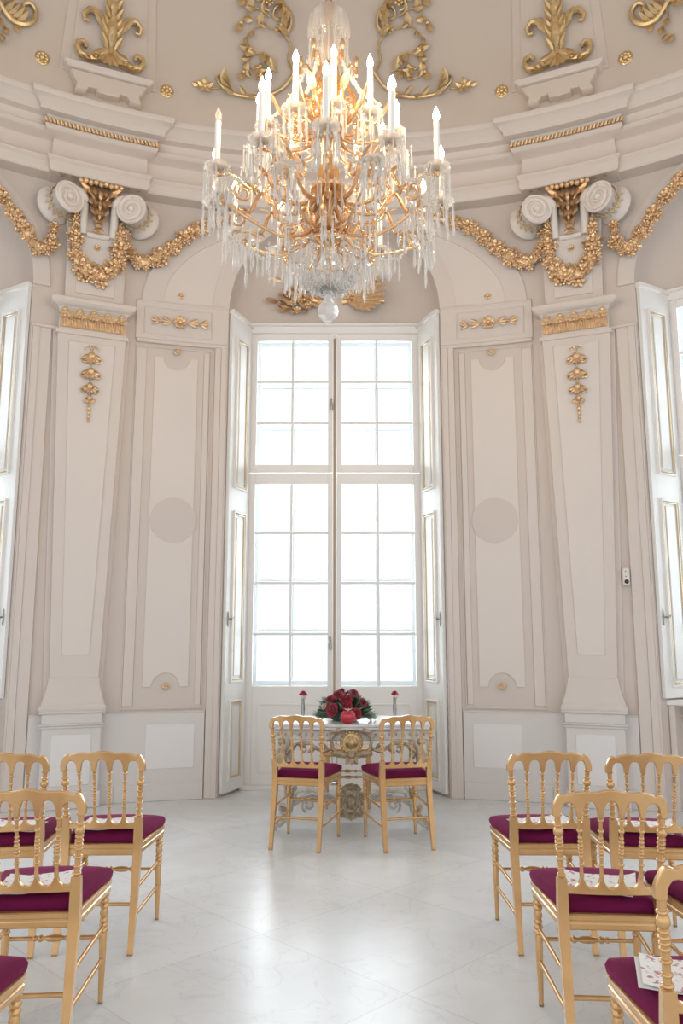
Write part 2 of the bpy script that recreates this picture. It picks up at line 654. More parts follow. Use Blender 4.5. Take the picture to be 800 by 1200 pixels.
def garland(mb, path, widths, rng, step=0.035, proud=0.05):
    """bunches of carved flowers strung along path [(x, z)] in wall coordinates"""
    pts = [Vector((p[0], p[1])) for p in path]
    # resample
    L = [0]
    for i in range(1, len(pts)):
        L.append(L[-1] + (pts[i] - pts[i - 1]).length)
    n = max(2, int(L[-1] / step))

    def at(d):
        for i in range(1, len(pts)):
            if d <= L[i] or i == len(pts) - 1:
                f = (d - L[i - 1]) / max(1e-6, L[i] - L[i - 1])
                return pts[i - 1].lerp(pts[i], f), widths[i - 1] + (widths[i] - widths[i - 1]) * f, (pts[i] - pts[i - 1]).normalized()

    core = []
    cr_ = []
    for k in range(n + 1):
        p, w, d = at(L[-1] * k / n)
        w *= 0.86 + 0.20 * math.sin(k * 1.9) + 0.08 * math.sin(k * 0.7)
        core.append((p.x, -proud * 0.35, p.y))
        cr_.append(w * 0.42)
        s_ = Vector((-d.y, d.x))
        for j in (-1, 0, 1):
            o = s_ * (w * 0.42 * j) + d * rng.uniform(-0.3, 0.3) * step
            yy = -proud * (1.15 if j == 0 else 0.75) * rng.uniform(0.75, 1.15)
            rr = w * (0.47 if j == 0 else 0.36) * rng.uniform(0.75, 1.15)
            if rng.random() < 0.88:
                blossom(mb, (p.x + o.x, yy, p.y + o.y), rr, rng, Vector((s_.x * j * 0.6, -1, s_.y * j * 0.6)), 5 if rng.random() < 0.5 else 6)
            else:
                a = rng.uniform(0, 6.28)
                mb.leaf((p.x + o.x, yy * 0.7, p.y + o.y), (math.cos(a), -0.3, math.sin(a)), rr * 1.5, rr * 1.0, (0, -1, 0), 0.5)
    mb.tube(core, cr_, 8)


# ------------------------------------------------------------------ room shell
mb = MB()
n = 96
vs = [(0, YC, 0)] + [((R + 2.2) * math.sin(2 * PI * i / n), YC + (R + 2.2) * math.cos(2 * PI * i / n), 0) for i in range(n)]
mb.add(vs, [(0, 1 + (i + 1) % n, 1 + i) for i in range(n)])
mb.add([(v[0], v[1], -0.12) for v in vs], [(0, 1 + i, 1 + (i + 1) % n) for i in range(n)])
k0 = len(vs)
mb.f += [[1 + i, 1 + (i + 1) % n, k0 + 1 + (i + 1) % n, k0 + 1 + i] for i in range(n)]
struct(mb.build('floor', M['floor']))

OW = 1.055        # half width of a window opening
ZS = 4.65         # springing height of the arches
OPEN = (0.0, S_SIDE, -S_SIDE)
ZTOP = 6.40
SMAX = 7.4
cuts = set()
k = -SMAX
while k <= SMAX + 1e-6:
    cuts.add(round(k, 4))
    k += 0.1
for c in OPEN:
    for i in range(33):
        cuts.add(round(c - OW * math.cos(PI * i / 32), 4))
cuts = sorted(cuts)
cl = [cuts[0]]
for c in cuts[1:]:
    if c - cl[-1] > 0.004 or any(abs(abs(c - o) - OW) < 1e-3 for o in OPEN):
        cl.append(c)


def arch_z(s):
    for c in OPEN:
        d = abs(s - c)
        if d <= OW + 1e-4:
            return ZS + math.sqrt(max(0, OW * OW - d * d))
    return None


mb = MB()
for a, b_ in zip(cl[:-1], cl[1:]):
    m_ = (a + b_) / 2
    inside = any(abs(m_ - c) < OW for c in OPEN)
    za = (arch_z(a) or ZS) if inside else 0.0
    zb = (arch_z(b_) or ZS) if inside else 0.0
    mb.add([cyl(a, za), cyl(b_, zb), cyl(b_, ZTOP), cyl(a, ZTOP)], [(0, 1, 2, 3)])
# splayed window recesses: jambs, vaulted soffit and the closed lunette above the frame
BW = 0.90         # half width at the back of the recess
BY = 0.34         # the window plane, measured from the wall's own tangent plane


def recess(mb, c):
    ph = c / R
    Rm = Matrix.Translation((0, YC, 0)) @ Matrix.Rotation(-ph, 4, 'Z') @ Matrix.Translation((0, R, 0))
    fr, bk = [], []
    n_ = 32
    fr.append(cyl(c - OW, 0)); bk.append(Rm @ Vector((-BW, BY, 0)))
    for i in range(n_ + 1):
        a = PI - PI * i / n_
        fr.append(cyl(c + OW * math.cos(a), ZS + OW * math.sin(a)))
        bk.append(Rm @ Vector((BW * math.cos(a), BY, ZS + (BW + 0.02) * math.sin(a))))
    fr.append(cyl(c + OW, 0)); bk.append(Rm @ Vector((BW, BY, 0)))
    m2 = len(fr)
    mb.add(fr + bk, [(i, i + 1, m2 + i + 1, m2 + i) for i in (0, m2 - 2)])
    # shallow shell closing the arch above the frame
    K, nA = 12, 32
    vs = []
    for j in range(K + 1):
        t_ = PI / 2 * j / K
        kx, ky = max(0.0, math.cos(t_)) ** 0.5, math.sin(t_) ** 0.5
        for i in range(nA + 1):
            a = PI - PI * i / nA
            f = cyl(c + OW * math.cos(a), ZS + OW * math.sin(a))
            g = Rm @ Vector((OW * math.cos(a) * kx, 0.0, ZS + OW * math.sin(a) * kx))
            e = Rm @ Vector((OW * math.cos(a) * kx, BY, ZS + OW * math.sin(a) * kx))
            fl = Rm.inverted() @ f
            y_ = fl.y + (BY - fl.y) * ky
            vs.append(Rm @ Vector((OW * math.cos(a) * kx, y_, ZS + OW * math.sin(a) * kx)))
    mb.add(vs, [(j * (nA + 1) + i, j * (nA + 1) + i + 1, (j + 1) * (nA + 1) + i + 1, (j + 1) * (nA + 1) + i) for j in range(K) for i in range(nA)])


for c in OPEN:
    recess(mb, c)
wall_o = struct(mb.build('wall_front', M['wall'], recalc=False))

# dome
mb = MB()
nz, na = 26, 128
rows = []
for j in range(nz):
    z = DZ0 - 0.02 + (DH + 0.0) * math.sin(PI / 2 * j / nz)
    rows.append((dome_r(max(z, DZ0)), z))
vs = [(r * math.sin(2 * PI * i / na), YC + r * math.cos(2 * PI * i / na), z) for r, z in rows for i in range(na)]
fs = [(j * na + i, j * na + (i + 1) % na, (j + 1) * na + (i + 1) % na, (j + 1) * na + i) for j in range(nz - 1) for i in range(na)]
vs.append((0, YC, DZ0 + DH))
fs += [((nz - 1) * na + i, (nz - 1) * na + (i + 1) % na, len(vs) - 1) for i in range(na)]
mb.add(vs, fs)
struct(mb.build('ceiling', M['dome'], recalc=False))


# cornice: a moulded profile swept along the wall, breaking forward over the pilasters
def sweep(mb, prof, s0, s1, extra=0.0, step=0.12, mitre=0.0, dz=0.0):
    """mitre widens the run where the profile stands further out, so that the returns read as moulded"""
    n_ = max(2, int((s1 - s0) / step))
    P = len(prof)
    prof = [(o_, z_ + dz) for o_, z_ in prof]
    vs = []
    for i in range(n_ + 1):
        for off, z in prof:
            g = max(0.0, off + extra - 0.20) * mitre
            s_ = (s0 - g) + (s1 - s0 + 2 * g) * i / n_
            vs.append(cyl(s_, z, off + extra))
    fs = []
    for i in range(n_):
        for j in range(P - 1):
            fs.append((i * P + j, (i + 1) * P + j, (i + 1) * P + j + 1, i * P + j + 1))
    for i in (0, n_):
        back = len(vs)
        for j in range(P):
            off, z = prof[j]
            g = max(0.0, off + extra - 0.20) * mitre
            vs.append(cyl((s0 - g) if i == 0 else (s1 + g), z, -0.03))
        for j in range(P - 1):
            fs.append((i * P + j, i * P + j + 1, back + j + 1, back + j))
    mb.add(vs, fs)


CP = [(-0.12, 5.705), (0.15, 5.705), (0.158, 5.712), (0.165, 5.722), (0.17, 5.735), (0.172, 5.80), (0.185, 5.808), (0.198, 5.82), (0.20, 5.835), (0.19, 5.848),
      (0.125, 5.862), (0.098, 5.89), (0.085, 5.93), (0.082, 5.97), (0.09, 6.01), (0.11, 6.045), (0.14, 6.06), (0.21, 6.065), (0.232, 6.075), (0.245, 6.09), (0.245, 6.105), (0.235, 6.118), (0.215, 6.125),
      (0.222, 6.17), (0.24, 6.195), (0.31, 6.20), (0.312, 6.235), (0.325, 6.245), (0.345, 6.26), (0.372, 6.285), (0.40, 6.295), (0.408, 6.31), (0.408, 6.345), (0.30, 6.39)]
mb = MB()
sweep(mb, CP, -SMAX, SMAX)
struct(mb.build('trim_1', M['cornice'], sharp=30))
for k, sg in enumerate((-1, 1)):
    mb = MB()
    a, b_ = sorted((sg * 1.915, sg * 2.805))
    sweep(mb, CP, a, b_, 0.06, mitre=0.9, dz=-0.006)
    struct(mb.build('trim_%d' % (k + 2), M['cornice'], sharp=30))


# archivolts and flat bands on the wall
def arch_band(mb, a1, b1, a2, b2, off, s0=0.0, n_=48, zc=ZS, t0=0.0, t1=PI, clip=None):
    vs, fs = [], []
    for i in range(n_ + 1):
        t_ = t0 + (t1 - t0) * i / n_
        p1 = Vector((a1 * math.cos(t_), zc + b1 * math.sin(t_)))
        p2 = Vector((a2 * math.cos(t_), zc + b2 * math.sin(t_)))
        if clip and (p2 - Vector((0, zc))).length < clip:
            p2 = Vector((0, zc)) + (p2 - Vector((0, zc))).normalized() * clip
        vs += [cyl(s0 + p1.x, p1.y, -0.01), cyl(s0 + p1.x, p1.y, off), cyl(s0 + p2.x, p2.y, off), cyl(s0 + p2.x, p2.y, -0.01)]
    for i in range(n_):
        for j in range(3):
            fs.append((i * 4 + j, (i + 1) * 4 + j, (i + 1) * 4 + j + 1, i * 4 + j + 1))
    fs += [(0, 1, 2, 3), (n_ * 4 + 3, n_ * 4 + 2, n_ * 4 + 1, n_ * 4)]
    mb.add(vs, fs)


def slab(mb, s0, s1, z0, z1, off, n_=None, back=-0.01, ch=0.006):
    n_ = n_ or max(1, int(abs(s1 - s0) / 0.15))
    vs, fs = [], []
    for i in range(n_ + 1):
        f = i / n_
        s_ = s0 + (s1 - s0) * f
        e = ch if i == 0 else (-ch if i == n_ else 0)
        e = e if s1 > s0 else -e
        vs += [cyl(s_, z0, back), cyl(s_, z0, off - ch), cyl(s_ + e, z0 + ch, off), cyl(s_ + e, z1 - ch, off), cyl(s_, z1, off - ch), cyl(s_, z1, back)]
    for i in range(n_):
        for j in range(5):
            fs.append((i * 6 + j, (i + 1) * 6 + j, (i + 1) * 6 + j + 1, i * 6 + j + 1))
    fs += [[0, 1, 2, 3, 4, 5], [n_ * 6 + j for j in range(5, -1, -1)]]
    mb.add(vs, fs)


def frame(mb, s0, s1, z0, z1, w, off):
    slab(mb, s0, s1, z0, z0 + w, off, ch=0.004)
    slab(mb, s0, s1, z1 - w, z1, off, ch=0.004)
    slab(mb, s0, s0 + w * (1 if s1 > s0 else -1), z0 + w, z1 - w, off, 1, ch=0.004)
    slab(mb, s1 - w * (1 if s1 > s0 else -1), s1, z0 + w, z1 - w, off, 1, ch=0.004)


trim_n = [3]


def trim(mb, m_):
    trim_n[0] += 1
    return struct(mb.build('trim_%d' % trim_n[0], m_, sharp=30))


mb = MB()
arch_band(mb, 1.70, 0.99, 1.90, 1.19, 0.022)
arch_band(mb, 1.055, 1.055, 1.215, 1.215, 0.022)
for c in (S_SIDE, -S_SIDE):
    arch_band(mb, 1.055, 1.055, 1.20, 1.20, 0.022, c)
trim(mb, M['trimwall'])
mb = MB()
arch_band(mb, 1.19, 1.19, 1.70, 0.99, 0.012, clip=1.2)
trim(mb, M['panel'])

for sg in (-1, 1):
    # casing round the window, impost block and moulding, dado, base
    mb = MB()
    slab(mb, sg * 1.055, sg * 1.185, 0.0, 4.24, 0.030)
    slab(mb, sg * 1.068, sg * 1.125, 0.0, 4.24, 0.042)
    slab(mb, sg * 1.055, sg * 1.95, 4.27, 4.66, 0.03)
    slab(mb, sg * 1.055, sg * 1.94, 4.635, 4.66, 0.036)
    slab(mb, sg * 1.055, sg * 1.94, 4.235, 4.27, 0.036)
    frame(mb, sg * 1.215, sg * 1.875, 4.315, 4.60, 0.014, 0.036)
    # outer frame of the tall panel
    frame(mb, sg * 1.215, sg * 1.94, 0.79, 4.21, 0.014, 0.014)
    slab(mb, sg * 1.23, sg * 1.29, 0.82, 4.18, 0.010)
    slab(mb, sg * 1.83, sg * 1.93, 0.82, 4.18, 0.010)
    slab(mb, sg * 2.70, sg * 2.885, 0.0, 4.24, 0.030)
    slab(mb, sg * 2.80, sg * 2.868, 0.0, 4.24, 0.042)
    slab(mb, sg * 2.62, sg * 2.885, 4.24, 4.27, 0.036)
    slab(mb, sg * 5.0, sg * 5.2, 0.0, 4.24, 0.045)
    trim(mb, M['trimwall'])
    mb = MB()
    slab(mb, sg * 1.185, sg * 2.70, 0.0, 0.765, 0.026)
    slab(mb, sg * 1.185, sg * 2.70, 0.755, 0.772, 0.032)
    trim(mb, M['dado'])
    mb = MB()
    slab(mb, sg * 1.185, sg * 1.965, 0.0, 0.15, 0.036)
    slab(mb, sg * 1.985, sg * 2.72, 0.0, 0.15, 0.036)
    o = struct(mb.build('baseboard_left' if sg < 0 else 'baseboard_right', M['dado']))
    # light fields: tall panel with scooped ends, dado panel
    mb = MB()
    x0, x1, z0, z1, rn, cxp = 1.345, 1.755, 0.985, 4.11, 0.125, 1.55
    pts = [(x0, z0), (cxp - rn, z0)] + [(cxp + rn * math.cos(a), z0 + rn * math.sin(a)) for a in [PI - PI * i / 14 for i in range(1, 14)]] + [(cxp + rn, z0), (x1, z0)]
    pts += [(x1, z0 + (z1 - z0) * i / 12) for i in range(1, 13)]
    pts += [(cxp + rn, z1)] + [(cxp + rn * math.cos(a), z1 - rn * math.sin(a)) for a in [PI * i / 14 for i in range(1, 14)]] + [(cxp - rn, z1), (x0, z1)]
    pts += [(x0, z1 - (z1 - z0) * i / 12) for i in range(1, 12)]
    mb.prism(pts, -0.012, 0.0, None, 0.003)
    mb.warp(wall_warp(0, sg))
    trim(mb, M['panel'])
    mb = MB()
    slab(mb, sg * 1.275, sg * 1.71, 0.275, 0.655, 0.032, ch=0.003)
    trim(mb, M['dadopanel'])
    mb = MB()
    mb.prism([(1.53 + 0.215 * math.cos(2 * PI * i / 40), 2.515 + 0.215 * math.sin(2 * PI * i / 40)) for i in range(40)], -0.016, 0.0, None, 0.002)
    mb.warp(wall_warp(0, sg))
    trim(mb, M['disc'])


# ------------------------------------------------------------------ windows
def window_frame(c):
    ph = c / R
    return tuple(cyl(c, 0)), -ph


def sash(name, x0, x1, z0, z1, px0, px1, pz0, pz1, ncol, nrow, y, parent, m_, mw=0.024, panel=None, depth=0.055):
    mb = MB()
    zc = (z0 + z1) / 2
    mb.box(((x0 + px0) / 2, y, zc), (px0 - x0, depth, z1 - z0), None, 0.004)
    mb.box(((x1 + px1) / 2, y, zc), (x1 - px1, depth, z1 - z0), None, 0.004)
    mb.box(((px0 + px1) / 2, y, (z1 + pz1) / 2), (px1 - px0, depth, z1 - pz1), None, 0.004)
    mb.box(((px0 + px1) / 2, y, (z0 + pz0) / 2), (px1 - px0, depth, pz0 - z0), None, 0.004)
    for i in range(1, ncol):
        x = px0 + (px1 - px0) * i / ncol
        mb.box((x, y, (pz0 + pz1) / 2), (mw, depth * 0.6, pz1 - pz0), None, 0.006)
    for j in range(1, nrow):
        z = pz0 + (pz1 - pz0) * j / nrow
        mb.box(((px0 + px1) / 2, y, z), (px1 - px0, depth * 0.55, mw), None, 0.006)
    if panel:
        a, b_, c_, d = panel
        w = 0.018
        yy = y - depth / 2 - 0.003
        mb.box(((a + b_) / 2, yy, c_), (b_ - a, 0.014, w), None, 0.003)
        mb.box(((a + b_) / 2, yy, d), (b_ - a, 0.014, w), None, 0.003)
        mb.box((a, yy, (c_ + d) / 2), (w, 0.014, d - c_), None, 0.003)
        mb.box((b_, yy, (c_ + d) / 2), (w, 0.014, d - c_), None, 0.003)
    o = mb.build(name, m_, parent)
    g = MB()
    g.box(((px0 + px1) / 2, y + 0.002, (pz0 + pz1) / 2), (px1 - px0, 0.004, pz1 - pz0))
    gl = g.build('pane', M['pane'], o)
    return o


def hinge(parent, x, y, z):
    mb = MB()
    mb.lathe([(0.004, z - 0.062), (0.010, z - 0.052), (0.010, z + 0.052), (0.004, z + 0.062)], 10, None, (x, y))
    mb.box((x, y + 0.012, z), (0.03, 0.008, 0.085), None, 0.002)
    return mb.build('hinge', M['iron'], parent)


def espagnolette(parent, x, y, z):
    mb = MB()
    mb.box((x, y, z), (0.022, 0.008, 0.13), None, 0.003)
    mb.ell((x, y - 0.02, z + 0.01), (0.014, 0.02, 0.014), None, 8, 6)
    mb.tube([(x, y - 0.032, z + 0.012), (x + 0.012, y - 0.04, z - 0.015), (x + 0.016, y - 0.036, z - 0.05), (x + 0.008, y - 0.034, z - 0.075)], [0.007, 0.008, 0.007, 0.010], 8)
    return mb.build('handle', M['steel'], parent)


def build_window(num, c, door):
    loc, rz = window_frame(c)
    root = bpy.data.objects.new('window_%d' % num, None)
    COL.objects.link(root)
    root.location = loc
    root.rotation_euler = (0, 0, rz)
    root['kind'] = 'structure'
    root['label'] = ('tall white French window with small panes behind the marble table' if door else
                     'tall white side window at the %s edge of the hall' % ('left' if c < 0 else 'right'))
    root['category'] = 'window'
    zlow = 0.0 if door else 0.90
    # fixed frame with head and jambs
    mb = MB()
    mb.box((-0.905, BY, 2.3), (0.05, 0.10, 4.6), None, 0.004)
    mb.box((0.905, BY, 2.3), (0.05, 0.10, 4.6), None, 0.004)
    mb.box((0, BY - 0.005, 4.612), (1.86, 0.11, 0.098), None, 0.004)
    mb.box((0, BY - 0.03, 4.65), (1.86, 0.13, 0.03), None, 0.006)
    if door:
        mb.box((0, BY, 0.02), (1.80, 0.16, 0.04), None, 0.004)
    mb.build('frame', M['white'], root)
    y = BY - 0.01
    for sg in (-1, 1):
        a, b_ = sorted((sg * 0.875, sg * 0.022))
        p, q = sorted((sg * 0.802, sg * 0.068))
        up = sash('sash', a, b_, 3.085, 4.565, p, q, 3.165, 4.487, 2, 3, y, root, M['white'])
        if door:
            pa, pb = sorted((sg * 0.735, sg * 0.10))
            lo = sash('sash', a, b_, 0.04, 3.07, p, q, 0.962, 2.965, 2, 4, y, root, M['white'], panel=(pa, pb, 0.157, 0.79))
        else:
            lo = sash('sash', a, b_, 0.92, 3.07, p, q, 1.02, 2.965, 2, 4, y, root, M['white'])
        for z in (4.40, 3.36):
            hinge(up, sg * 0.884, y - 0.03, z)
        for z in ((2.79, 1.52, 0.26) if door else (2.79, 1.52)):
            hinge(lo, sg * 0.884, y - 0.03, z)
    # bolt bar covering the meeting stiles
    mb = MB()
    mb.box((0, y - 0.03, 2.32 if door else 2.75), (0.036, 0.03, 4.46 if door else 3.6), None, 0.006)
    mb.build('astragal', M['white'], root)
    mb = MB()
    mb.tube([(0.0, y - 0.055, 0.9 if door else 1.0), (0.0, y - 0.055, 4.5)], 0.009, 8)
    mb.build('bolt_rod', M['bronze'], root)
    espagnolette(root, -0.035, y - 0.035, 3.80)
    espagnolette(root, -0.045, y - 0.035, 1.38)
    # second, outer window a hand's width further out
    yo = BY + 0.24
    for sg in (-1, 1):
        a, b_ = sorted((sg * 0.86, sg * 0.0))
        p, q = sorted((sg * 0.785, sg * 0.07))
        sash('outer_sash', a, b_, 3.10, 4.70, p, q, 3.14, 4.52, 2, 3, yo, root, M['drapeoutside'], 0.016, depth=0.03)
        sash('outer_sash', a, b_, zlow + 0.02, 3.09, p, q, 1.0, 3.02, 2, 4, yo, root, M['drapeoutside'], 0.016, depth=0.03)
    mb = MB()
    for sx in (-0.90, 0.90):
        mb.box((sx, BY + 0.2, 2.3), (0.04, 0.36, 4.6), None)
    mb.box((0, BY + 0.2, 4.73), (1.84, 0.36, 0.05))
    mb.build('outer_reveal', M['drapeoutside'], root)
    if not door:
        mb = MB()
        mb.prism([(-1.03, 0.86), (1.03, 0.86), (1.03, 0.905), (-1.03, 0.905)], -0.04, BY + 0.05, None, 0.008)
        mb.build('sill', M['white'], root, 0.006)
        mb = MB()
        mb.box((0, 0.20, 0.43), (2.0, 0.03, 0.86))
        for sx in (-0.72, 0.0, 0.72):
            mb.box((sx, 0.18, 0.42), (0.50, 0.03, 0.60), None, 0.008)
        for sx in (-0.99, 0.99):
            mb.box((sx, 0.1, 0.43), (0.05, 0.24, 0.86), None, 0.004)
        mb.build('apron_panel', M['trimwall'], root)
        mb = MB()
        for sx in (-0.72, 0.0, 0.72):
            mb.box((sx, 0.163, 0.765), (0.50, 0.012, 0.02), None, 0.003)
        mb.build('gilded_strip', M['gildline'], root)
    else:
        mb = MB()
        mb.box((0, 0.13, -0.01), (1.9, 0.5, 0.03))
    return root


def shutter(c, sg, zlow, label):
    """folding shutter leaf resting against the splayed reveal; sg -1 is the reveal on the left"""
    loc, rz = window_frame(c)
    root = thing('window_shutter', label, 'window shutter', loc, rz, 'white shutters with gilded panel frames folded into the reveals')
    p0 = Vector((sg * 1.045, -0.085, 0))
    p1 = Vector((sg * 0.895, BY - 0.045, 0))
    d = (p1 - p0)
    Wd = d.length
    d.normalize()
    nin = Vector((-sg, 0, 0))
    nin = (nin - d * nin.dot(d)).normalized()
    X = Matrix((( d.x, -nin.x, 0, p0.x), (d.y, -nin.y, 0, p0.y), (0, 0, 1, 0), (0, 0, 0, 1)))
    ztop = 4.615
    mb = MB()
    mb.box((Wd / 2, -0.020, (zlow + ztop) / 2), (Wd, 0.036, ztop - zlow), X, 0.004)
    mb.build('leaf_board', M['shutter'], root)
    mb = MB()
    mb.box((Wd / 2, -0.026, ztop + 0.02), (Wd + 0.02, 0.06, 0.05), X, 0.008)
    mb.build('top_moulding', M['white'], root)
    panels = [(2.87, 4.40), (1.02, 2.63)] + ([(0.14, 0.84)] if zlow < 0.5 else [])
    for z0, z1 in panels:
        x0, x1 = Wd * 0.25, Wd * 0.80
        mb = MB()
        w = 0.022
        for (cx_, cz_, sx, sz) in (((x0 + x1) / 2, z0, x1 - x0 + w, w), ((x0 + x1) / 2, z1, x1 - x0 + w, w), (x0, (z0 + z1) / 2, w, z1 - z0), (x1, (z0 + z1) / 2, w, z1 - z0)):
            mb.box((cx_, -0.045, cz_), (sx, 0.022, sz), X, 0.005)
        mould = mb.build('panel_moulding', M['white'], root)
        mb = MB()
        for (cx_, cz_, sx, sz) in (((x0 + x1) / 2, z0 + w, x1 - x0 - 2 * w, 0.012), ((x0 + x1) / 2, z1 - w, x1 - x0 - 2 * w, 0.012), (x0 + w, (z0 + z1) / 2, 0.013, z1 - z0 - 2 * w + 0.012), (x1 - w, (z0 + z1) / 2, 0.013, z1 - z0 - 2 * w + 0.012)):
            mb.box((cx_, -0.043, cz_), (sx, 0.016, sz), X, 0.004)
        mb.build('gilded_edge', M['gildline'], mould)
        mb = MB()
        mb.box(((x0 + x1) / 2, -0.042, (z0 + z1) / 2), (x1 - x0 - 0.10, 0.012, z1 - z0 - 0.10), X, 0.005)
        mb.build('raised_field', M['shutter'], mould)
    mb = MB()
    xh, zh = Wd * 0.09, 1.60
    mb.ell((xh, -0.042, zh), (0.012, 0.006, 0.075), X, 10, 8)
    mb.tube([(xh, -0.04, zh), (xh, -0.075, zh)], 0.007, 8, X)
    mb.tube([(xh, -0.075, zh), (xh + 0.025, -0.08, zh + 0.004), (xh + 0.055, -0.076, zh + 0.016)], [0.008, 0.007, 0.009], 8, X)
    mb.build('handle', M['steel'], root)
    return root


build_window(1, 0.0, True)
build_window(2, S_SIDE, False)
build_window(3, -S_SIDE, False)
shutter(0.0, -1, 0.03, 'white panelled shutter with gold edging left of the French window')
shutter(0.0, 1, 0.03, 'white panelled shutter with gold edging right of the French window')
shutter(S_SIDE, -1, 0.92, 'white panelled shutter standing on the sill of the right side window')
shutter(-S_SIDE, 1, 0.92, 'white panelled shutter standing on the sill of the left side window')
o = shutter(S_SIDE, 1, 0.92, 'white shutter on the far reveal of the right side window')
o = shutter(-S_SIDE, -1, 0.92, 'white shutter on the far reveal of the left side window')


# ------------------------------------------------------------------ pilasters with scrolled capitals
def build_pilaster(label):
    root = thing('pilaster', label, 'pilaster', (0, 0, 0), 0, 'tapering pilasters with scroll capitals')

    def P(name, mb, m_, parent=root, **k):
        return mb.build(name, m_, parent, **k)

    # plinth block with mouldings
    mb = MB()
    mb.box((0, -0.040, 0.34), (0.485, 0.18, 0.68), None, 0.006)
    mb.box((0, -0.045, 0.07), (0.52, 0.19, 0.14), None, 0.008)
    mb.box((0, -0.045, 0.672), (0.525, 0.20, 0.022), None, 0.008)
    mb.box((0, -0.045, 0.692), (0.545, 0.21, 0.018), None, 0.006)
    mb.box((0, -0.040, 0.742), (0.495, 0.18, 0.085), None, 0.004)
    mb.box((0, -0.045, 0.795), (0.55, 0.21, 0.024), None, 0.009)
    P('plinth', mb, M['dado'])
    mb = MB()
    mb.box((0, -0.133, 0.40), (0.325, 0.010, 0.42), None, 0.004)
    P('plinth_panel', mb, M['dadopanel'])
    # moulded foot of the shaft
    mb = MB()
    prof = [(0.270, 0.805), (0.278, 0.825), (0.272, 0.845), (0.260, 0.855), (0.257, 0.875), (0.252, 0.885), (0.240, 0.93), (0.222, 0.985), (0.212, 1.04), (0.208, 1.085)]
    left = [(-a, z) for a, z in prof]
    vs, fs = [], []
    for a, z in prof:
        d = 0.10 + (a - 0.208) * 0.55
        vs += [(-a, 0.04, z), (-a, -d, z), (a, -d, z), (a, 0.04, z)]
    for j in range(len(prof) - 1):
        for i in range(3):
            fs.append((j * 4 + i, j * 4 + i + 1, (j + 1) * 4 + i + 1, (j + 1) * 4 + i))
    fs += [(3, 2, 1, 0), tuple((len(prof) - 1) * 4 + i for i in range(4))]
    mb.add(vs, fs)
    P('moulded_base', mb, M['trimwall'], sharp=25)
    # herm shaft, wider at the top
    mb = MB()
    mb.prism([(-0.205, 1.08), (0.205, 1.08), (0.305, 4.19), (-0.305, 4.19)], -0.105, 0.05, None, 0.006)
    mb.prism([(-0.245, 0.80), (0.245, 0.80), (0.345, 4.24), (-0.345, 4.24)], -0.030, 0.05, None, 0.005)
    P('shaft', mb, M['trimwall'])
    mb = MB()
    mb.prism([(-0.115, 1.28), (0.115, 1.28), (0.205, 4.12), (-0.205, 4.12)], -0.117, -0.10, None, 0.004)
    P('shaft_panel', mb, M['panel'])
    # neck ring and cap moulding
    mb = MB()
    mb.prism([(-0.318, 4.185), (0.318, 4.185), (0.325, 4.20), (0.322, 4.225), (-0.322, 4.225), (-0.325, 4.20)], -0.125, 0.05, None, 0.005)
    mb.box((0, -0.045, 4.315), (0.60, 0.17, 0.19), None, 0.004)
    cap = [(0.300, 4.405), (0.310, 4.42), (0.318, 4.435), (0.335, 4.445), (0.365, 4.465), (0.372, 4.475), (0.372, 4.505), (0.362, 4.515)]
    vs, fs = [], []
    for a, z in cap:
        d = 0.13 + (a - 0.30) * 1.0
        vs += [(-a, 0.04, z), (-a, -d, z), (a, -d, z), (a, 0.04, z)]
    for j in range(len(cap) - 1):
        for i in range(3):
            fs.append((j * 4 + i, j * 4 + i + 1, (j + 1) * 4 + i + 1, (j + 1) * 4 + i))
    fs += [(3, 2, 1, 0), tuple((len(cap) - 1) * 4 + i for i in range(4))]
    mb.add(vs, fs)
    P('cap_moulding', mb, M['cornice'], sharp=25)
    # gilded frieze: fluted strip with shells along the top
    rng = random.Random(4)
    mb = MB()
    mb.box((0, -0.135, 4.315), (0.575, 0.012, 0.15), None, 0.003)
    for i in range(24):
        x = -0.276 + 0.552 * i / 23
        mb.box((x, -0.145, 4.295), (0.013, 0.016, 0.115), None, 0.004)
    for i in range(5):
        x = -0.25 + 0.125 * i
        for k in range(7):
            a = PI * (k + 0.5) / 7
            mb.leaf((x, -0.148, 4.335), (math.cos(a), -0.25, math.sin(a)), 0.062, 0.03, (0, -1, 0), 0.3)
        mb.ell((x, -0.16, 4.34), (0.018, 0.016, 0.018))
        mb.ell((x, -0.155, 4.40), (0.028, 0.022, 0.02))
        if i < 4:
            mb.ell((x + 0.0625, -0.15, 4.30), (0.012, 0.012, 0.03))
    P('gilded_frieze', mb, M['gold'])
    # hanging husk drop on the shaft
    mb = MB()
    zt = 4.04
    mb.tube([(0, -0.125, zt + 0.05), (0, -0.125, zt - 0.62)], 0.007, 6)
    for k in (-1, 1):
        mb.tube([(0, -0.128, zt + 0.02), (k * 0.025, -0.135, zt + 0.055), (k * 0.055, -0.135, zt + 0.04), (k * 0.06, -0.13, zt + 0.005)], [0.008, 0.008, 0.006, 0.004], 6)
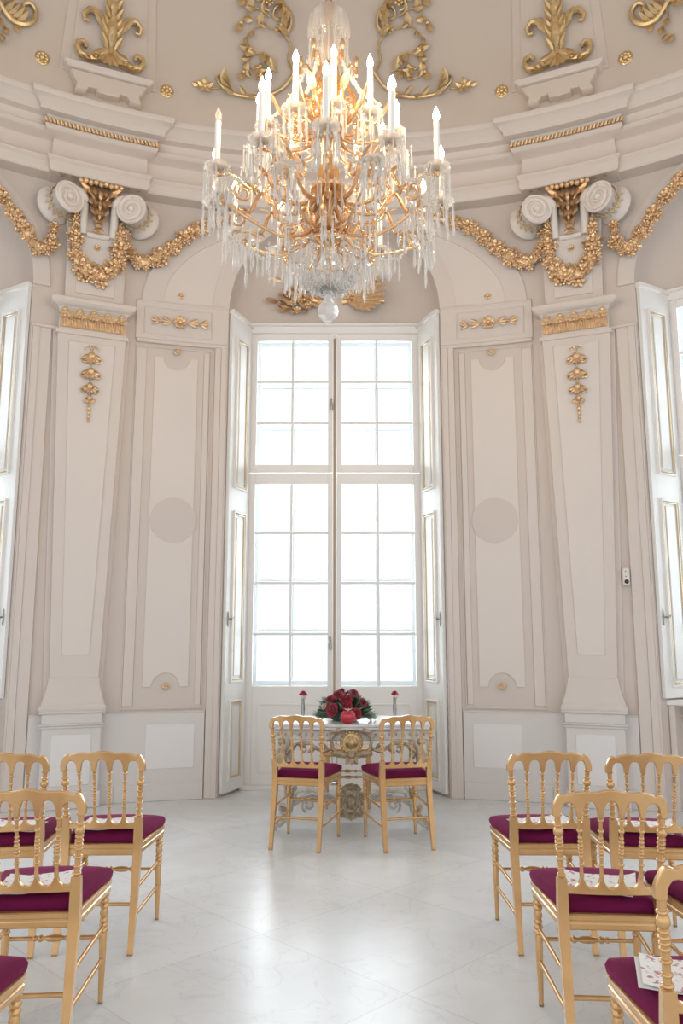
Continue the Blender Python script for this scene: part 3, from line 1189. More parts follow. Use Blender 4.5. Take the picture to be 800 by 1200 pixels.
    for j, (dz, w) in enumerate([(-0.08, 1.0), (-0.23, 0.98), (-0.37, 0.88), (-0.48, 0.66)]):
        z = zt + dz
        for k in range(-3, 4):
            a = -PI / 2 + k * 0.36
            mb.leaf((0, -0.125, z + 0.045 * w), (math.cos(a), -0.25, math.sin(a)), 0.105 * w, 0.045 * w, (0, -1, 0), 0.15)
        mb.ell((0, -0.145, z + 0.03), (0.034 * w, 0.028, 0.04 * w), None, 8, 6)
        if j < 3:
            for k in (-1, 1):
                mb.tube([(k * 0.01, -0.13, z + 0.005), (k * 0.045 * w, -0.135, z - 0.03), (k * 0.075 * w, -0.135, z - 0.03), (k * 0.088 * w, -0.13, z - 0.005), (k * 0.078 * w, -0.13, z + 0.008)], [0.009, 0.009, 0.008, 0.007, 0.004], 6)
    for j in range(4):
        mb.ell((0, -0.13, zt - 0.545 - 0.04 * j), (0.018 - 0.003 * j, 0.014, 0.02))
    P('husk_drop', mb, M['gold'])
    # block between the scrolls, tapering up, with a light panel
    mb = MB()
    mb.prism([(-0.262, 4.51), (0.262, 4.51), (0.268, 5.1), (0.30, 5.45), (0.30, 5.70), (-0.30, 5.70), (-0.30, 5.45), (-0.268, 5.1)], -0.09, 0.05, None, 0.006)
    P('capital_block', mb, M['trimwall'])
    mb = MB()
    mb.prism([(-0.175, 4.60), (0.175, 4.60), (0.175, 5.36), (-0.175, 5.36)], -0.10, -0.085, None, 0.004)
    P('capital_panel', mb, M['panel'])
    # bands that sweep down from the scrolls and meet in a U
    mb = MB()
    for sg in (-1, 1):
        pts = []
        for i in range(15):
            t_ = i / 14
            if t_ < 0.5:
                q = t_ * 2
                pts.append((sg * (0.26 - 0.115 * math.sin(q * PI / 2)), -0.17 - 0.02 * math.sin(q * PI), 5.575 - 0.095 * (1 - math.cos(q * PI / 2))))
            else:
                q = (t_ - 0.5) * 2
                pts.append((sg * (0.145 - 0.012 * q), -0.15 + 0.03 * q, 5.48 - 0.30 * q))
        mb.tube(pts, [0.045] * 7 + [0.045 - 0.0015 * i for i in range(8)], 10)
    mb.tube([(-0.10, -0.108, 5.19), (0.10, -0.108, 5.19)], 0.028, 10)
    P('scroll_band', mb, M['stucco'])
    # two volutes turned outward on the diagonal, gilded relief round their drums
    for sg in (-1, 1):
        ang = rad(-30) * sg
        vz = 5.44
        X = Matrix.Translation((sg * 0.352, -0.150, vz)) @ Matrix.Rotation(ang, 4, 'Z')
        mb = MB()
        # drum along local y, face at -y
        ring = [(0.030, -0.150), (0.116, -0.148), (0.124, -0.162), (0.140, -0.166), (0.147, -0.152), (0.142, -0.132), (0.130, -0.115), (0.128, -0.05), (0.134, 0.01), (0.148, 0.05), (0.170, 0.075), (0.178, 0.095), (0.172, 0.115)]
        Y = Matrix.Rotation(rad(90), 4, 'X')       # local z -> -y
        mb.lathe([(a, -b_) for a, b_ in ring][::-1], 40, X @ Y)
        sp = [(r_ * math.cos(a), -0.155, r_ * math.sin(a)) for r_, a in [(0.126 - 0.092 * i / 60, (PI / 2 + (2 * PI * 1.55) * i / 60) * sg) for i in range(61)]]
        mb.tube(sp, [0.023 - 0.008 * i / 60 for i in range(61)], 8, X)
        mb.ell((0, -0.156, 0), (0.034, 0.036, 0.034), X, 12, 8)
        vol = P('volute', mb, M['stucco'])
        mb = MB()
        for i in range(30):
            a = 2 * PI * i / 30
            q = Vector((0.136 * math.cos(a), -0.03, 0.136 * math.sin(a)))
            if i % 2:
                blossom(mb, X @ q, 0.026, rng, (X.to_3x3() @ Vector((math.cos(a), 0, math.sin(a)))), 5)
            else:
                nn = X.to_3x3() @ Vector((math.cos(a), 0, math.sin(a)))
                for yy in (-1, 1):
                    mb.leaf(X @ Vector((0.134 * math.cos(a), -0.03, 0.134 * math.sin(a))), X.to_3x3() @ Vector((-0.4 * math.sin(a), yy * 0.8, 0.4 * math.cos(a))), 0.07, 0.03, nn, 0.2)
        mb.build('gilded_relief', M['gold_pale'], vol)
    # acanthus tuft between the volutes: wide under the cornice, drooping to a point
    mb = MB()
    mb.prism([(-0.16, 5.66), (-0.10, 5.52), (-0.055, 5.38), (-0.03, 5.27), (0.03, 5.27), (0.055, 5.38), (0.10, 5.52), (0.16, 5.66)], -0.16, -0.08, None, 0.02)
    for row, (z, w, L, m_) in enumerate(((5.68, 0.17, 0.16, 7), (5.58, 0.11, 0.16, 5), (5.48, 0.075, 0.15, 5), (5.38, 0.045, 0.12, 3))):
        for k in range(m_):
            u = -1 + 2 * k / (m_ - 1)
            mb.leaf((u * w, -0.15, z), (-u * 0.25, -0.22, -1), L, 0.06, (0, -1, 0), 0.32)
    for k in range(-4, 5):
        mb.ell((k * 0.046, -0.20, 5.672 + 0.010 * (k % 2)), (0.028, 0.03, 0.028), None, 8, 6)
    for k in (-1, 1):
        mb.leaf((k * 0.05, -0.16, 5.60), (k * 1.0, -0.1, 0.45), 0.17, 0.06, (0, -1, 0), 0.25)
        mb.tube([(k * 0.03, -0.16, 5.50), (k * 0.08, -0.18, 5.57), (k * 0.12, -0.18, 5.61), (k * 0.15, -0.17, 5.585)], [0.014, 0.014, 0.012, 0.008], 7)
    for k in range(3):
        mb.ell((0, -0.19, 5.56 - 0.10 * k), (0.026 - 0.004 * k, 0.03, 0.045), None, 8, 6)
    for k in range(5):
        a = -PI / 2 + (k - 2) * 0.5
        mb.leaf((0, -0.13, 5.25), (math.cos(a), -0.2, math.sin(a)), 0.065, 0.04, (0, -1, 0), 0.2)
    P('acanthus_tuft', mb, M['gold'])
    mb = MB()
    for k in range(9):
        x = -0.34 + 0.085 * k
        mb.leaf((x, -0.16, 5.695), (0, -1, -0.25), 0.07, 0.05, (0, 0, -1), 0.1)
    P('leaf_row', mb, M['gold'])
    mb = MB()
    blossom(mb, (0, -0.105, 5.075), 0.034, rng)
    P('rosette', mb, M['gold'])
    # flower swag hanging from volute to volute
    mb = MB()
    path = [(-0.20, 5.34), (-0.205, 5.18), (-0.20, 5.04), (-0.175, 4.92), (-0.125, 4.84), (-0.06, 4.79), (0, 4.775), (0.06, 4.79), (0.125, 4.84), (0.175, 4.92), (0.20, 5.04), (0.205, 5.18), (0.20, 5.34)]
    wid = [0.075, 0.11, 0.13, 0.14, 0.15, 0.155, 0.16, 0.155, 0.15, 0.14, 0.13, 0.11, 0.075]
    garland(mb, path, wid, rng, 0.050, 0.065)
    mb.warp(lambda p: Vector((p.x, p.y - 0.09, p.z)))
    P('flower_swag', mb, M['gold'])
    return root


S_PIL = 2.345
pil = build_pilaster('tapering white pilaster with scroll capital left of the French window')
pil.location, pil.rotation_euler = cyl(-S_PIL, 0), (0, 0, S_PIL / R)
dup(pil, cyl(S_PIL, 0), -S_PIL / R, 'tapering white pilaster with scroll capital right of the French window')

# ------------------------------------------------------------------ gilded wall ornaments
rng = random.Random(11)


def wall_thing(name, label, cat, mb, m_, s, z, group=None, sgn=1):
    loc, rz = on_wall(s, z)
    o = mb.build(name, m_)
    o.location = loc
    o.rotation_euler = (0, 0, rz)
    return tag(o, label, cat, group)


# flower garlands over the arches: from each capital up along the archivolt
GL_IN = [(2.08, 5.33), (2.075, 5.22), (2.06, 5.12), (2.01, 5.04), (1.92, 5.02), (1.83, 5.05), (1.74, 5.12), (1.64, 5.21), (1.54, 5.32), (1.43, 5.43), (1.32, 5.51), (1.18, 5.57), (1.02, 5.63)]
W_IN = [0.06, 0.08, 0.10, 0.13, 0.14, 0.14, 0.13, 0.12, 0.13, 0.12, 0.12, 0.11, 0.08]
GL_OUT = [(2.74, 5.28), (2.742, 5.17), (2.752, 5.07), (2.785, 4.99), (2.85, 4.965), (2.92, 5.03), (2.99, 5.12), (3.07, 5.23), (3.16, 5.34), (3.25, 5.44), (3.38, 5.55), (3.54, 5.63)]
W_OUT = [0.06, 0.08, 0.10, 0.13, 0.14, 0.12, 0.11, 0.12, 0.11, 0.12, 0.11, 0.08]
for sg, side in ((-1, 'left'), (1, 'right')):
    for path, wid, lab in ((GL_IN, W_IN, 'gilded flower garland running from the %s pilaster capital over the central arch' % side),
                           (GL_OUT, W_OUT, 'gilded flower garland running from the %s pilaster capital toward the %s side window' % (side, side))):
        base = cyl(sg * path[4][0], path[4][1])
        mb = MB()
        garland(mb, path, wid, random.Random(7 if sg < 0 else 9), 0.052, 0.06)
        f = wall_warp(0, sg)
        mb.warp(lambda p: f(Vector((p.x, p.y - 0.03, p.z))) - base)
        o = mb.build('flower_garland', M['gold'])
        o.location = base
        tag(o, lab, 'garland', 'gilded flower garlands on the wall')


def rosette_mesh():
    mb = MB()
    mb.lathe([(0.030, -0.004), (0.031, 0.004), (0.024, 0.010), (0.010, 0.012)], 16, Matrix.Rotation(rad(90), 4, 'X'))
    blossom(mb, (0, -0.012, 0), 0.026, random.Random(3), (0, -1, 0), 6)
    return mb


for sg, side in ((-1, 'left'), (1, 'right')):
    for s, z, off, where in ((1.53, 4.745, 0.02, 'in the arch field above the %s wall panel' % side), (1.55, 4.165, 0.03, 'at the top of the tall %s wall panel' % side), (1.55, 0.99, 0.03, 'at the foot of the tall %s wall panel' % side)):
        loc, rz = on_wall(sg * s, z, off)
        o = rosette_mesh().build('wall_rosette', M['gold'])
        o.location, o.rotation_euler = loc, (0, 0, rz)
        tag(o, 'small gilded rosette ' + where, 'rosette', 'small gilded wall rosettes')
    mb = MB()
    blossom(mb, (0, -0.015, 0), 0.06, rng, (0, -1, 0), 8)
    for k in range(8):
        a = 2 * PI * k / 8
        mb.leaf((0, -0.01, 0), (math.cos(a), -0.1, math.sin(a)), 0.075, 0.04, (0, -1, 0), 0.1)
    mb.tube([(-0.27, -0.008, 0), (0.27, -0.008, 0)], 0.005, 6)
    for k in (-1, 1):
        for j in (-1, 0, 1):
            mb.leaf((k * 0.085, -0.01, 0), (k * 1.0, -0.1, j * 0.5), 0.10, 0.035, (0, -1, 0), 0.1)
            mb.leaf((k * 0.20, -0.01, 0), (k * 1.0, -0.1, j * 0.75), 0.075, 0.03, (0, -1, 0), 0.12)
        mb.ell((k * 0.19, -0.012, 0), (0.014, 0.012, 0.014))
        for j in (-1, 1):
            mb.tube([(k * 0.22, -0.008, 0), (k * 0.245, -0.01, j * 0.03), (k * 0.265, -0.01, j * 0.045)], [0.006, 0.006, 0.004], 6)
    loc, rz = on_wall(sg * 1.53, 4.46, 0.04)
    o = mb.build('flower_bar_ornament', M['gold'])
    o.location, o.rotation_euler = loc, (0, 0, rz)
    tag(o, 'gilded rosette bar with leaf sprays on the %s impost block' % side, 'wall ornament')
    # gilded bead strip on the projecting cornice
    mb = MB()
    n_ = 60
    for i in range(n_):
        s_ = 1.82 + 1.08 * i / (n_ - 1)
        mb.ell((s_, -0.325, 6.135), (0.012, 0.018, 0.024), None, 6, 4)
        if i % 2 == 0:
            mb.leaf((s_, -0.33, 6.115), (0.5, -0.3, 0.8), 0.05, 0.03, (0, -1, 0), 0.2)
    slab_ = MB()
    f0 = wall_warp(0, sg)
    f = lambda p: f0(Vector((p.x, p.y + 0.03, p.z)))
    base = cyl(sg * 2.36, 6.135, 0.27)
    for i in range(11):
        a = 1.81 + 1.10 * i / 11
        b_ = a + 1.10 / 11
        mb.add([(a, -0.28, 6.10), (b_, -0.28, 6.10), (b_, -0.32, 6.11), (a, -0.32, 6.11), (a, -0.32, 6.16), (b_, -0.32, 6.16), (b_, -0.28, 6.165), (a, -0.28, 6.165)],
               [(0, 1, 2, 3), (3, 2, 5, 4), (4, 5, 6, 7)])
    mb.warp(lambda p: f(p) - base)
    o = mb.build('gilded_cornice_strip', M['gold'])
    o.location = base
    tag(o, 'gilded leaf strip along the cornice above the %s pilaster' % side, 'gilded moulding')

# gilded leaf clusters on the vault above the French window
def leaf_cluster(label, sg):
    """sg -1: dense drooping bunch, sg 1: fanned spray of long leaves"""
    loc = (sg * 0.30, 7.80, 4.93)
    mb = MB()
    r_ = random.Random(20 + sg)
    if sg < 0:
        for k in range(34):
            x, z = r_.uniform(-0.30, 0.20), r_.uniform(-0.13, 0.22)
            if (x + 0.05) ** 2 / 0.08 + z * z / 0.045 > 1.0:
                continue
            a = math.atan2(z - 0.05, x - 0.28) + r_.uniform(-0.5, 0.5)
            mb.leaf((x, -0.03, z), (math.cos(a), -0.45, math.sin(a)), r_.uniform(0.10, 0.17), 0.07, (0, -1, 0), 0.4)
            if k % 2:
                blossom(mb, (x, -0.07, z), r_.uniform(0.035, 0.05), r_)
        mb.leaf((-0.24, -0.03, 0.22), (-1, -0.1, 0.25), 0.16, 0.05, (0, -1, 0), 0.1)
    else:
        for k in range(11):
            a = rad(62 - 9.2 * k)
            L = 0.42 + 0.16 * math.sin(k * 0.31)
            mb.leaf((-0.18, -0.03, 0.02), (math.cos(a), -0.28, math.sin(a) - 0.12), L * 0.82, 0.085, (0, -1, -0.2), 0.25)
            mb.leaf((-0.02, -0.05, 0.05 + 0.01 * k), (math.cos(a * 0.7), -0.3, math.sin(a * 0.7) - 0.1), 0.22, 0.07, (0, -1, 0), 0.4)
        for k in range(8):
            blossom(mb, (-0.16 + 0.045 * k, -0.07, 0.02 + 0.03 * math.sin(k)), 0.045, r_)
    mb.tube([(sg * -0.22, -0.01, 0.0), (0, -0.03, 0.02), (sg * 0.22, -0.02, 0.01)], 0.03, 8)
    o = mb.build('gilded_leaf_cluster', M['gold'])
    o.location = loc
    return tag(o, label, 'wall ornament')


leaf_cluster('dense gilded leaf cluster above the French window, left of the crystal drop', -1)
leaf_cluster('fanned gilded leaf spray above the French window, right of the crystal drop', 1)

# small white device by the right side window
loc, rz = on_wall(2.665, 1.955, 0.02)
root = thing('wall_sensor', 'small white sensor box on the wall beside the right pilaster', 'wall sensor', loc, rz)
mb = MB()
mb.box((0, -0.018, 0), (0.062, 0.036, 0.15), None, 0.010)
mb.build('housing', M['plastic'], root)
mb = MB()
mb.ell((0.005, -0.036, -0.045), (0.019, 0.010, 0.019), None, 12, 8)
mb.build('lens', M['dark'], root)
for z in (0.045, 0.0):
    mb = MB()
    mb.ell((0, -0.036, z), (0.005, 0.004, 0.005), None, 8, 6)
    mb.build('indicator', M['dark'], root)

# ------------------------------------------------------------------ dome stucco and gilding
PH_P = rad(22.6)
for sg, side in ((-1, 'left'), (1, 'right')):
    f = dome_warp(sg * PH_P, 6.6, sg)
    # moulded pedestal with scooped sides
    base = dome_pt(sg * PH_P, 6.40)
    root = thing('stucco_pedestal', 'moulded white stucco pedestal on the dome under the %s gilded palmette' % side, 'stucco pedestal', base)
    mb = MB()
    out = [(-0.30, 6.385), (-0.295, 6.43), (-0.285, 6.46), (-0.31, 6.50), (-0.335, 6.54), (-0.35, 6.58), (0.35, 6.58), (0.335, 6.54), (0.31, 6.50), (0.285, 6.46), (0.295, 6.43), (0.30, 6.385), (0.20, 6.40), (0.17, 6.445), (0.11, 6.45), (0.10, 6.415), (0, 6.41), (-0.10, 6.415), (-0.11, 6.45), (-0.17, 6.445), (-0.20, 6.40)]
    mb.prism([(x, z - 6.6) for x, z in out], -0.10, 0.03, None, 0.01)
    mb.warp(lambda p: f(p) - base)
    mb.build('block', M['domepanel'], root)
    mb = MB()
    mb.prism([(-0.37, -0.02), (0.37, -0.02), (0.41, 0.02), (0.41, 0.045), (-0.41, 0.045), (-0.41, 0.02)], -0.14, 0.03, None, 0.012)
    mb.warp(lambda p: f(p) - base)
    mb.build('cap_moulding', M['cornice'], root)
    # stepped stucco panels running up the dome
    mb = MB()
    for w0, w1, off in ((0.44, 0.34, 0.02), (0.355, 0.26, 0.045)):
        vs, fs = [], []
        n_ = 10
        for i in range(n_ + 1):
            z = 6.60 + 1.9 * i / n_
            w = w0 + (w1 - w0) * i / n_
            for x, yy in ((-w, 0.01), (-w, -off + 0.006), (-w + 0.012, -off), (w - 0.012, -off), (w, -off + 0.006), (w, 0.01)):
                vs.append(f(Vector((x, yy, z - 6.6))))
        for i in range(n_):
            for j in range(5):
                fs.append((i * 6 + j, i * 6 + j + 1, (i + 1) * 6 + j + 1, (i + 1) * 6 + j))
        fs += [(0, 1, 2, 3, 4, 5), tuple(n_ * 6 + j for j in range(6))]
        mb.add(vs, fs)
    trim(mb, M['domepanel'])
    # gilded palmette with scrolls
    bz = 6.68
    base = dome_pt(sg * PH_P, bz, 0.05)
    f2 = dome_warp(sg * PH_P, bz, sg)
    mb = MB()
    for k in range(-3, 4):
        a = -PI / 2 + k * 0.36
        mb.leaf((0, -0.03, 0.17), (math.cos(a), -0.25, math.sin(a)), 0.20, 0.09, (0, -1, 0), 0.2)
    for k in (-1, 1):
        pts = [(k * 0.03, -0.04, 0.17), (k * 0.12, -0.05, 0.08), (k * 0.20, -0.05, 0.055), (k * 0.27, -0.05, 0.07), (k * 0.305, -0.05, 0.12), (k * 0.295, -0.05, 0.17), (k * 0.255, -0.05, 0.19), (k * 0.225, -0.05, 0.165), (k * 0.235, -0.05, 0.14)]
        mb.tube(pts, [0.035, 0.05, 0.04, 0.032, 0.03, 0.027, 0.024, 0.02, 0.02], 8)
        for j in range(4):
            mb.leaf((k * (0.05 + 0.05 * j), -0.05, 0.12 - 0.02 * j), (k * 0.7, -0.3, -0.5), 0.11, 0.06, (0, -1, 0), 0.3)
        pts = [(k * 0.05, -0.04, 0.30), (k * 0.09, -0.05, 0.42), (k * 0.15, -0.05, 0.49), (k * 0.22, -0.05, 0.49), (k * 0.265, -0.05, 0.44), (k * 0.25, -0.05, 0.39), (k * 0.215, -0.05, 0.395)]
        mb.tube(pts, [0.025, 0.03, 0.032, 0.03, 0.026, 0.022, 0.018], 8)
        mb.leaf((k * 0.07, -0.05, 0.36), (k * 0.7, -0.3, 0.7), 0.20, 0.06, (0, -1, 0), 0.3)
        for j in range(5):
            mb.leaf((k * (0.035 - 0.003 * j), -0.05, 0.18 + 0.085 * j), (k * 0.42, -0.3, 1), 0.14, 0.05, (k * 0.3, -1, 0), 0.4)
            mb.leaf((0, -0.07, 0.20 + 0.085 * j), (k * 0.12, -0.35, 1), 0.11, 0.04, (0, -1, 0), 0.4)
    mb.ell((0, -0.06, 0.36), (0.062, 0.055, 0.15), None, 10, 8)
    mb.ell((0, -0.06, 0.58), (0.045, 0.045, 0.08), None, 8, 6)
    mb.tube([(0, -0.03, 0.15), (0, -0.03, 0.7), (0, -0.03, 1.05)], [0.03, 0.025, 0.018], 8)
    for k in (-1, 1):
        mb.leaf((0, -0.05, 0.64), (k * 0.6, -0.2, 0.8), 0.16, 0.055, (0, -1, 0), 0.3)
    for j in range(4):
        mb.ell((0, -0.05, 0.72 + 0.07 * j), (0.04 - 0.005 * j, 0.035, 0.04), None, 8, 6)
    mb.warp(lambda p: f2(Vector((p.x, p.y - 0.04, p.z))) - base)
    o = mb.build('gilded_palmette', M['gold_bright'])
    o.location = base
    tag(o, 'tall gilded palmette with scrolls on the dome above the %s pilaster' % side, 'dome ornament')
    # rosettes flanking the pedestal
    for ph, where in ((28.7, 'outside'), (17.0, 'inside')):
        p0 = dome_pt(sg * rad(ph), 6.642, 0.0)
        p1 = dome_pt(sg * rad(ph), 6.642, 0.05)
        nn = (p1 - p0).normalized()
        q = nn.to_track_quat('Z', 'Y').to_matrix().to_4x4()
        mb = MB()
        mb.lathe([(0.062, -0.005), (0.064, 0.008), (0.052, 0.016), (0.042, 0.014)], 20, q)
        for k in range(8):
            a = 2 * PI * k / 8
            mb.ell((0.038 * math.cos(a), 0.038 * math.sin(a), 0.018), (0.017, 0.017, 0.012), q, 8, 5)
        mb.ell((0, 0, 0.022), (0.024, 0.024, 0.016), q, 10, 6)
        o = mb.build('dome_rosette', M['gold_bright'])
        o.location = p0
        tag(o, 'round gilded rosette on the dome just %s the %s stucco pedestal' % (where, side), 'rosette', 'round gilded rosettes on the dome')


def vine(mb, pts, r0, r1, n=24):
    """smooth curve through pts (x, z)"""
    P_ = [Vector((p[0], -0.03, p[1])) for p in pts]
    out = []
    for i in range(len(P_) - 1):
        a = P_[max(0, i - 1)]; b_ = P_[i]; c_ = P_[i + 1]; d = P_[min(len(P_) - 1, i + 2)]
        for k in range(6):
            t_ = k / 6
            out.append(0.5 * ((2 * b_) + (c_ - a) * t_ + (2 * a - 5 * b_ + 4 * c_ - d) * t_ ** 2 + (3 * b_ - a - 3 * c_ + d) * t_ ** 3))
    out.append(P_[-1])
    mb.tube(out, taper(len(out), r0, r1), 7)
    return out


# large foliage relief behind the chandelier, mirrored left and right
ZF = 6.95
for sg, side in ((-1, 'left'), (1, 'right')):
    mb = MB()
    r_ = random.Random(5)
    f = dome_warp(0.0, ZF, sg)
    base = dome_pt(sg * 0.13, ZF)
    # heavy acanthus sweep along the lower edge ending in a blossom
    vine(mb, [(0.40, 0.02), (0.52, -0.14), (0.70, -0.235), (0.90, -0.255), (1.04, -0.225), (1.13, -0.16), (1.16, -0.10), (1.12, -0.07)], 0.020, 0.012)
    for k in range(5):
        mb.leaf((0.98 + 0.03 * k, -0.03, -0.24 + 0.02 * k), (0.9 - 0.25 * k, -0.3, 0.1 + 0.25 * k), 0.15, 0.075, (0, -1, 0), 0.35)
    for k in range(4):
        mb.leaf((0.60 + 0.09 * k, -0.03, -0.21 - 0.01 * k), (0.7, -0.3, 0.5 if k % 2 else -0.4), 0.11, 0.05, (0, -1, 0), 0.3)
    for k in range(5):
        a = 2 * PI * k / 5 + 0.3
        mb.leaf((1.27, -0.03, -0.205), (math.cos(a), -0.2, math.sin(a)), 0.085, 0.06, (0, -1, 0), 0.2)
    mb.ell((1.27, -0.04, -0.205), (0.025, 0.02, 0.025))
    vine(mb, [(1.14, -0.2), (1.2, -0.215), (1.25, -0.205), (1.34, -0.20)], 0.010, 0.006)
    mb.leaf((1.33, -0.02, -0.20), (1, -0.1, 0.1), 0.075, 0.05, (0, -1, 0), 0.1)
    # rising S scrolls
    vine(mb, [(0.50, 0.36), (0.44, 0.44), (0.45, 0.54), (0.52, 0.60), (0.60, 0.58), (0.62, 0.51), (0.56, 0.48)], 0.022, 0.012)
    vine(mb, [(0.52, 0.66), (0.62, 0.70), (0.70, 0.66), (0.72, 0.58), (0.66, 0.55)], 0.024, 0.012)
    vine(mb, [(0.40, 0.02), (0.46, 0.14), (0.44, 0.26), (0.50, 0.36)], 0.012, 0.010)
    for k in range(7):
        mb.leaf((0.46 + 0.035 * (k % 4), -0.04, 0.36 + 0.05 * k), (math.cos(k * 1.3), -0.3, 0.4 + 0.5 * math.sin(k)), 0.12, 0.07, (0, -1, 0), 0.4)
    blossom(mb, (0.55, -0.05, 0.40), 0.05, r_)
    blossom(mb, (0.66, -0.05, 0.63), 0.05, r_)
    # fine tendrils with leaves and buds
    for t0 in ([(0.60, 0.12), (0.70, 0.18), (0.80, 0.16), (0.86, 0.08), (0.80, 0.02), (0.74, 0.05)],
               [(0.62, 0.40), (0.74, 0.42), (0.84, 0.36), (0.90, 0.26), (0.84, 0.20)],
               [(0.66, 0.50), (0.78, 0.56), (0.88, 0.52), (0.94, 0.42)],
               [(0.56, 0.02), (0.66, 0.03), (0.72, -0.05), (0.82, -0.06), (0.90, -0.02)],
               [(0.68, 0.60), (0.80, 0.68), (0.92, 0.64)]):
        out = vine(mb, t0, 0.009, 0.005)
        for k in range(3, len(out), 4):
            a = r_.uniform(0, 6.28)
            L = r_.uniform(0.07, 0.12)
            mb.leaf(out[k], (math.cos(a), -0.2, math.sin(a)), L, L * 0.62, (0, -1, 0), 0.25)
        mb.leaf(out[-1], (0.4, -0.2, -0.8), 0.11, 0.08, (0, -1, 0), 0.25)
        mb.ell(out[-1] + Vector((0, -0.02, 0)), (0.024, 0.022, 0.024))
    mb.warp(lambda p: f(p) - base)
    o = mb.build('gilded_foliage', M['gold_bright'])
    o.location = base
    tag(o, 'gilded leafy scroll relief on the dome behind the chandelier, %s half' % side, 'dome ornament')
    # matching scroll near the frame edge
    mb = MB()
    ph = sg * rad(33.0)
    f = dome_warp(ph, 6.85, sg)
    base = dome_pt(ph, 6.85)
    vine(mb, [(-0.02, 0.14), (-0.12, 0.03), (-0.22, 0.02), (-0.30, 0.07), (-0.33, 0.16), (-0.28, 0.22), (-0.22, 0.19), (-0.23, 0.13)], 0.028, 0.018)
    vine(mb, [(-0.02, 0.14), (0.08, 0.22), (0.2, 0.2), (0.3, 0.1)], 0.03, 0.02)
    for k in range(4):
        mb.leaf((-0.05 - 0.04 * k, -0.03, 0.08 - 0.015 * k), (-0.6, -0.3, 0.5), 0.14, 0.07, (0, -1, 0), 0.35)
        mb.leaf((-0.02 + 0.04 * k, -0.03, 0.14), (math.cos(k * 1.4), -0.3, math.sin(k * 1.4)), 0.16, 0.08, (0, -1, 0), 0.35)
    out = vine(mb, [(-0.04, 0.1), (-0.03, 0.0), (-0.08, -0.06), (-0.05, -0.14), (0.0, -0.17)], 0.009, 0.005)
    for p_ in out[6::6]:
        mb.leaf(p_, (-0.4, -0.2, -0.8), 0.09, 0.06, (0, -1, 0), 0.25)
    mb.leaf((-0.16, -0.03, -0.02), (-0.5, -0.2, -0.6), 0.08, 0.05, (0, -1, 0), 0.2)
    blossom(mb, (0.0, -0.05, 0.30), 0.09, r_)
    mb.warp(lambda p: f(p) - base)
    o = mb.build('gilded_foliage', M['gold_bright'])
    o.location = base
    tag(o, 'gilded scroll relief on the dome above the %s side window' % side, 'dome ornament')


# ------------------------------------------------------------------ chandelier
CH = Vector((0.0, 3.80, 3.0))
ch = thing('chandelier', 'large crystal and gilt candle chandelier hanging from the dome', 'chandelier', CH)
rng = random.Random(2)


def bead_prof(z0, z1, r0, rb, n):
    """stack of n beads between z0 and z1"""
    out = []
    for i in range(n):
        a = z0 + (z1 - z0) * i / n
        b_ = z0 + (z1 - z0) * (i + 1) / n
        out += [(r0, a), (rb, a + (b_ - a) * 0.35), (rb, a + (b_ - a) * 0.65), (r0, b_)]
    return out


# central stem (local z = world z - 3)
mb = MB()
mb.lathe([(0.004, 0.20), (0.010, 0.22), (0.012, 0.40), (0.020, 0.43), (0.045, 0.45), (0.055, 0.50), (0.030, 0.53), (0.022, 0.56), (0.028, 0.63), (0.055, 0.69), (0.062, 0.72), (0.05, 0.735),
          (0.095, 0.745), (0.10, 0.76), (0.06, 0.775), (0.030, 0.80), (0.022, 0.90), (0.022, 1.42), (0.045, 1.45), (0.05, 1.47), (0.03, 1.49), (0.018, 1.56), (0.018, 1.80), (0.034, 1.83), (0.03, 1.85), (0.016, 1.9), (0.016, 6.99)], 16)
mb.build('stem', M['brass'], ch)
mb = MB()
for k in range(6):
    a = 2 * PI * k / 6 + 0.3
    X = Matrix.Rotation(a, 4, 'Z')
    mb.tube([(0.04, 0, 0.45), (0.09, 0, 0.50), (0.12, 0, 0.58), (0.10, 0, 0.66), (0.06, 0, 0.70)], [0.014, 0.012, 0.010, 0.012, 0.014], 7, X)
    sp = [(0.075 + 0.032 * (1 - i / 20) * math.cos(-1.2 + 8 * i / 20), 0, 0.52 + 0.032 * (1 - i / 20) * math.sin(-1.2 + 8 * i / 20)) for i in range(21)]
    mb.tube(sp, 0.008, 6, X)
    mb.leaf((0.05, 0, 0.44), (1, 0, 0.7), 0.07, 0.035, (0, 0, -1), 0.3, X)
mb.build('scroll_hub', M['brass'], ch)
mb = MB()
mb.lathe([(0.03, 0.79), (0.055, 0.82), (0.06, 0.86), (0.042, 0.90), (0.040, 1.10), (0.055, 1.14), (0.06, 1.18), (0.035, 1.21), (0.035, 1.24), (0.065, 1.29), (0.06, 1.36), (0.035, 1.41)], 16)
mb.build('glass_baluster', M['amber'], ch)
mb = MB()
mb.lathe([(0.02, 1.50), (0.05, 1.52), (0.075, 1.58), (0.08, 1.66), (0.05, 1.70), (0.03, 1.74)], 20, None, (0, 0), 0.06, 10)
mb.build('glass_vase', M['crystal_dome'], ch)
# bell of glass at the crown, fluted, with a rim
mb = MB()
mb.lathe([(0.106, 1.66), (0.110, 1.68), (0.108, 1.72), (0.103, 1.77), (0.088, 1.81), (0.06, 1.835), (0.03, 1.845)], 64, None, (0, 0), 0.07, 16)
mb.build('glass_bell', M['crystal_dome'], ch)
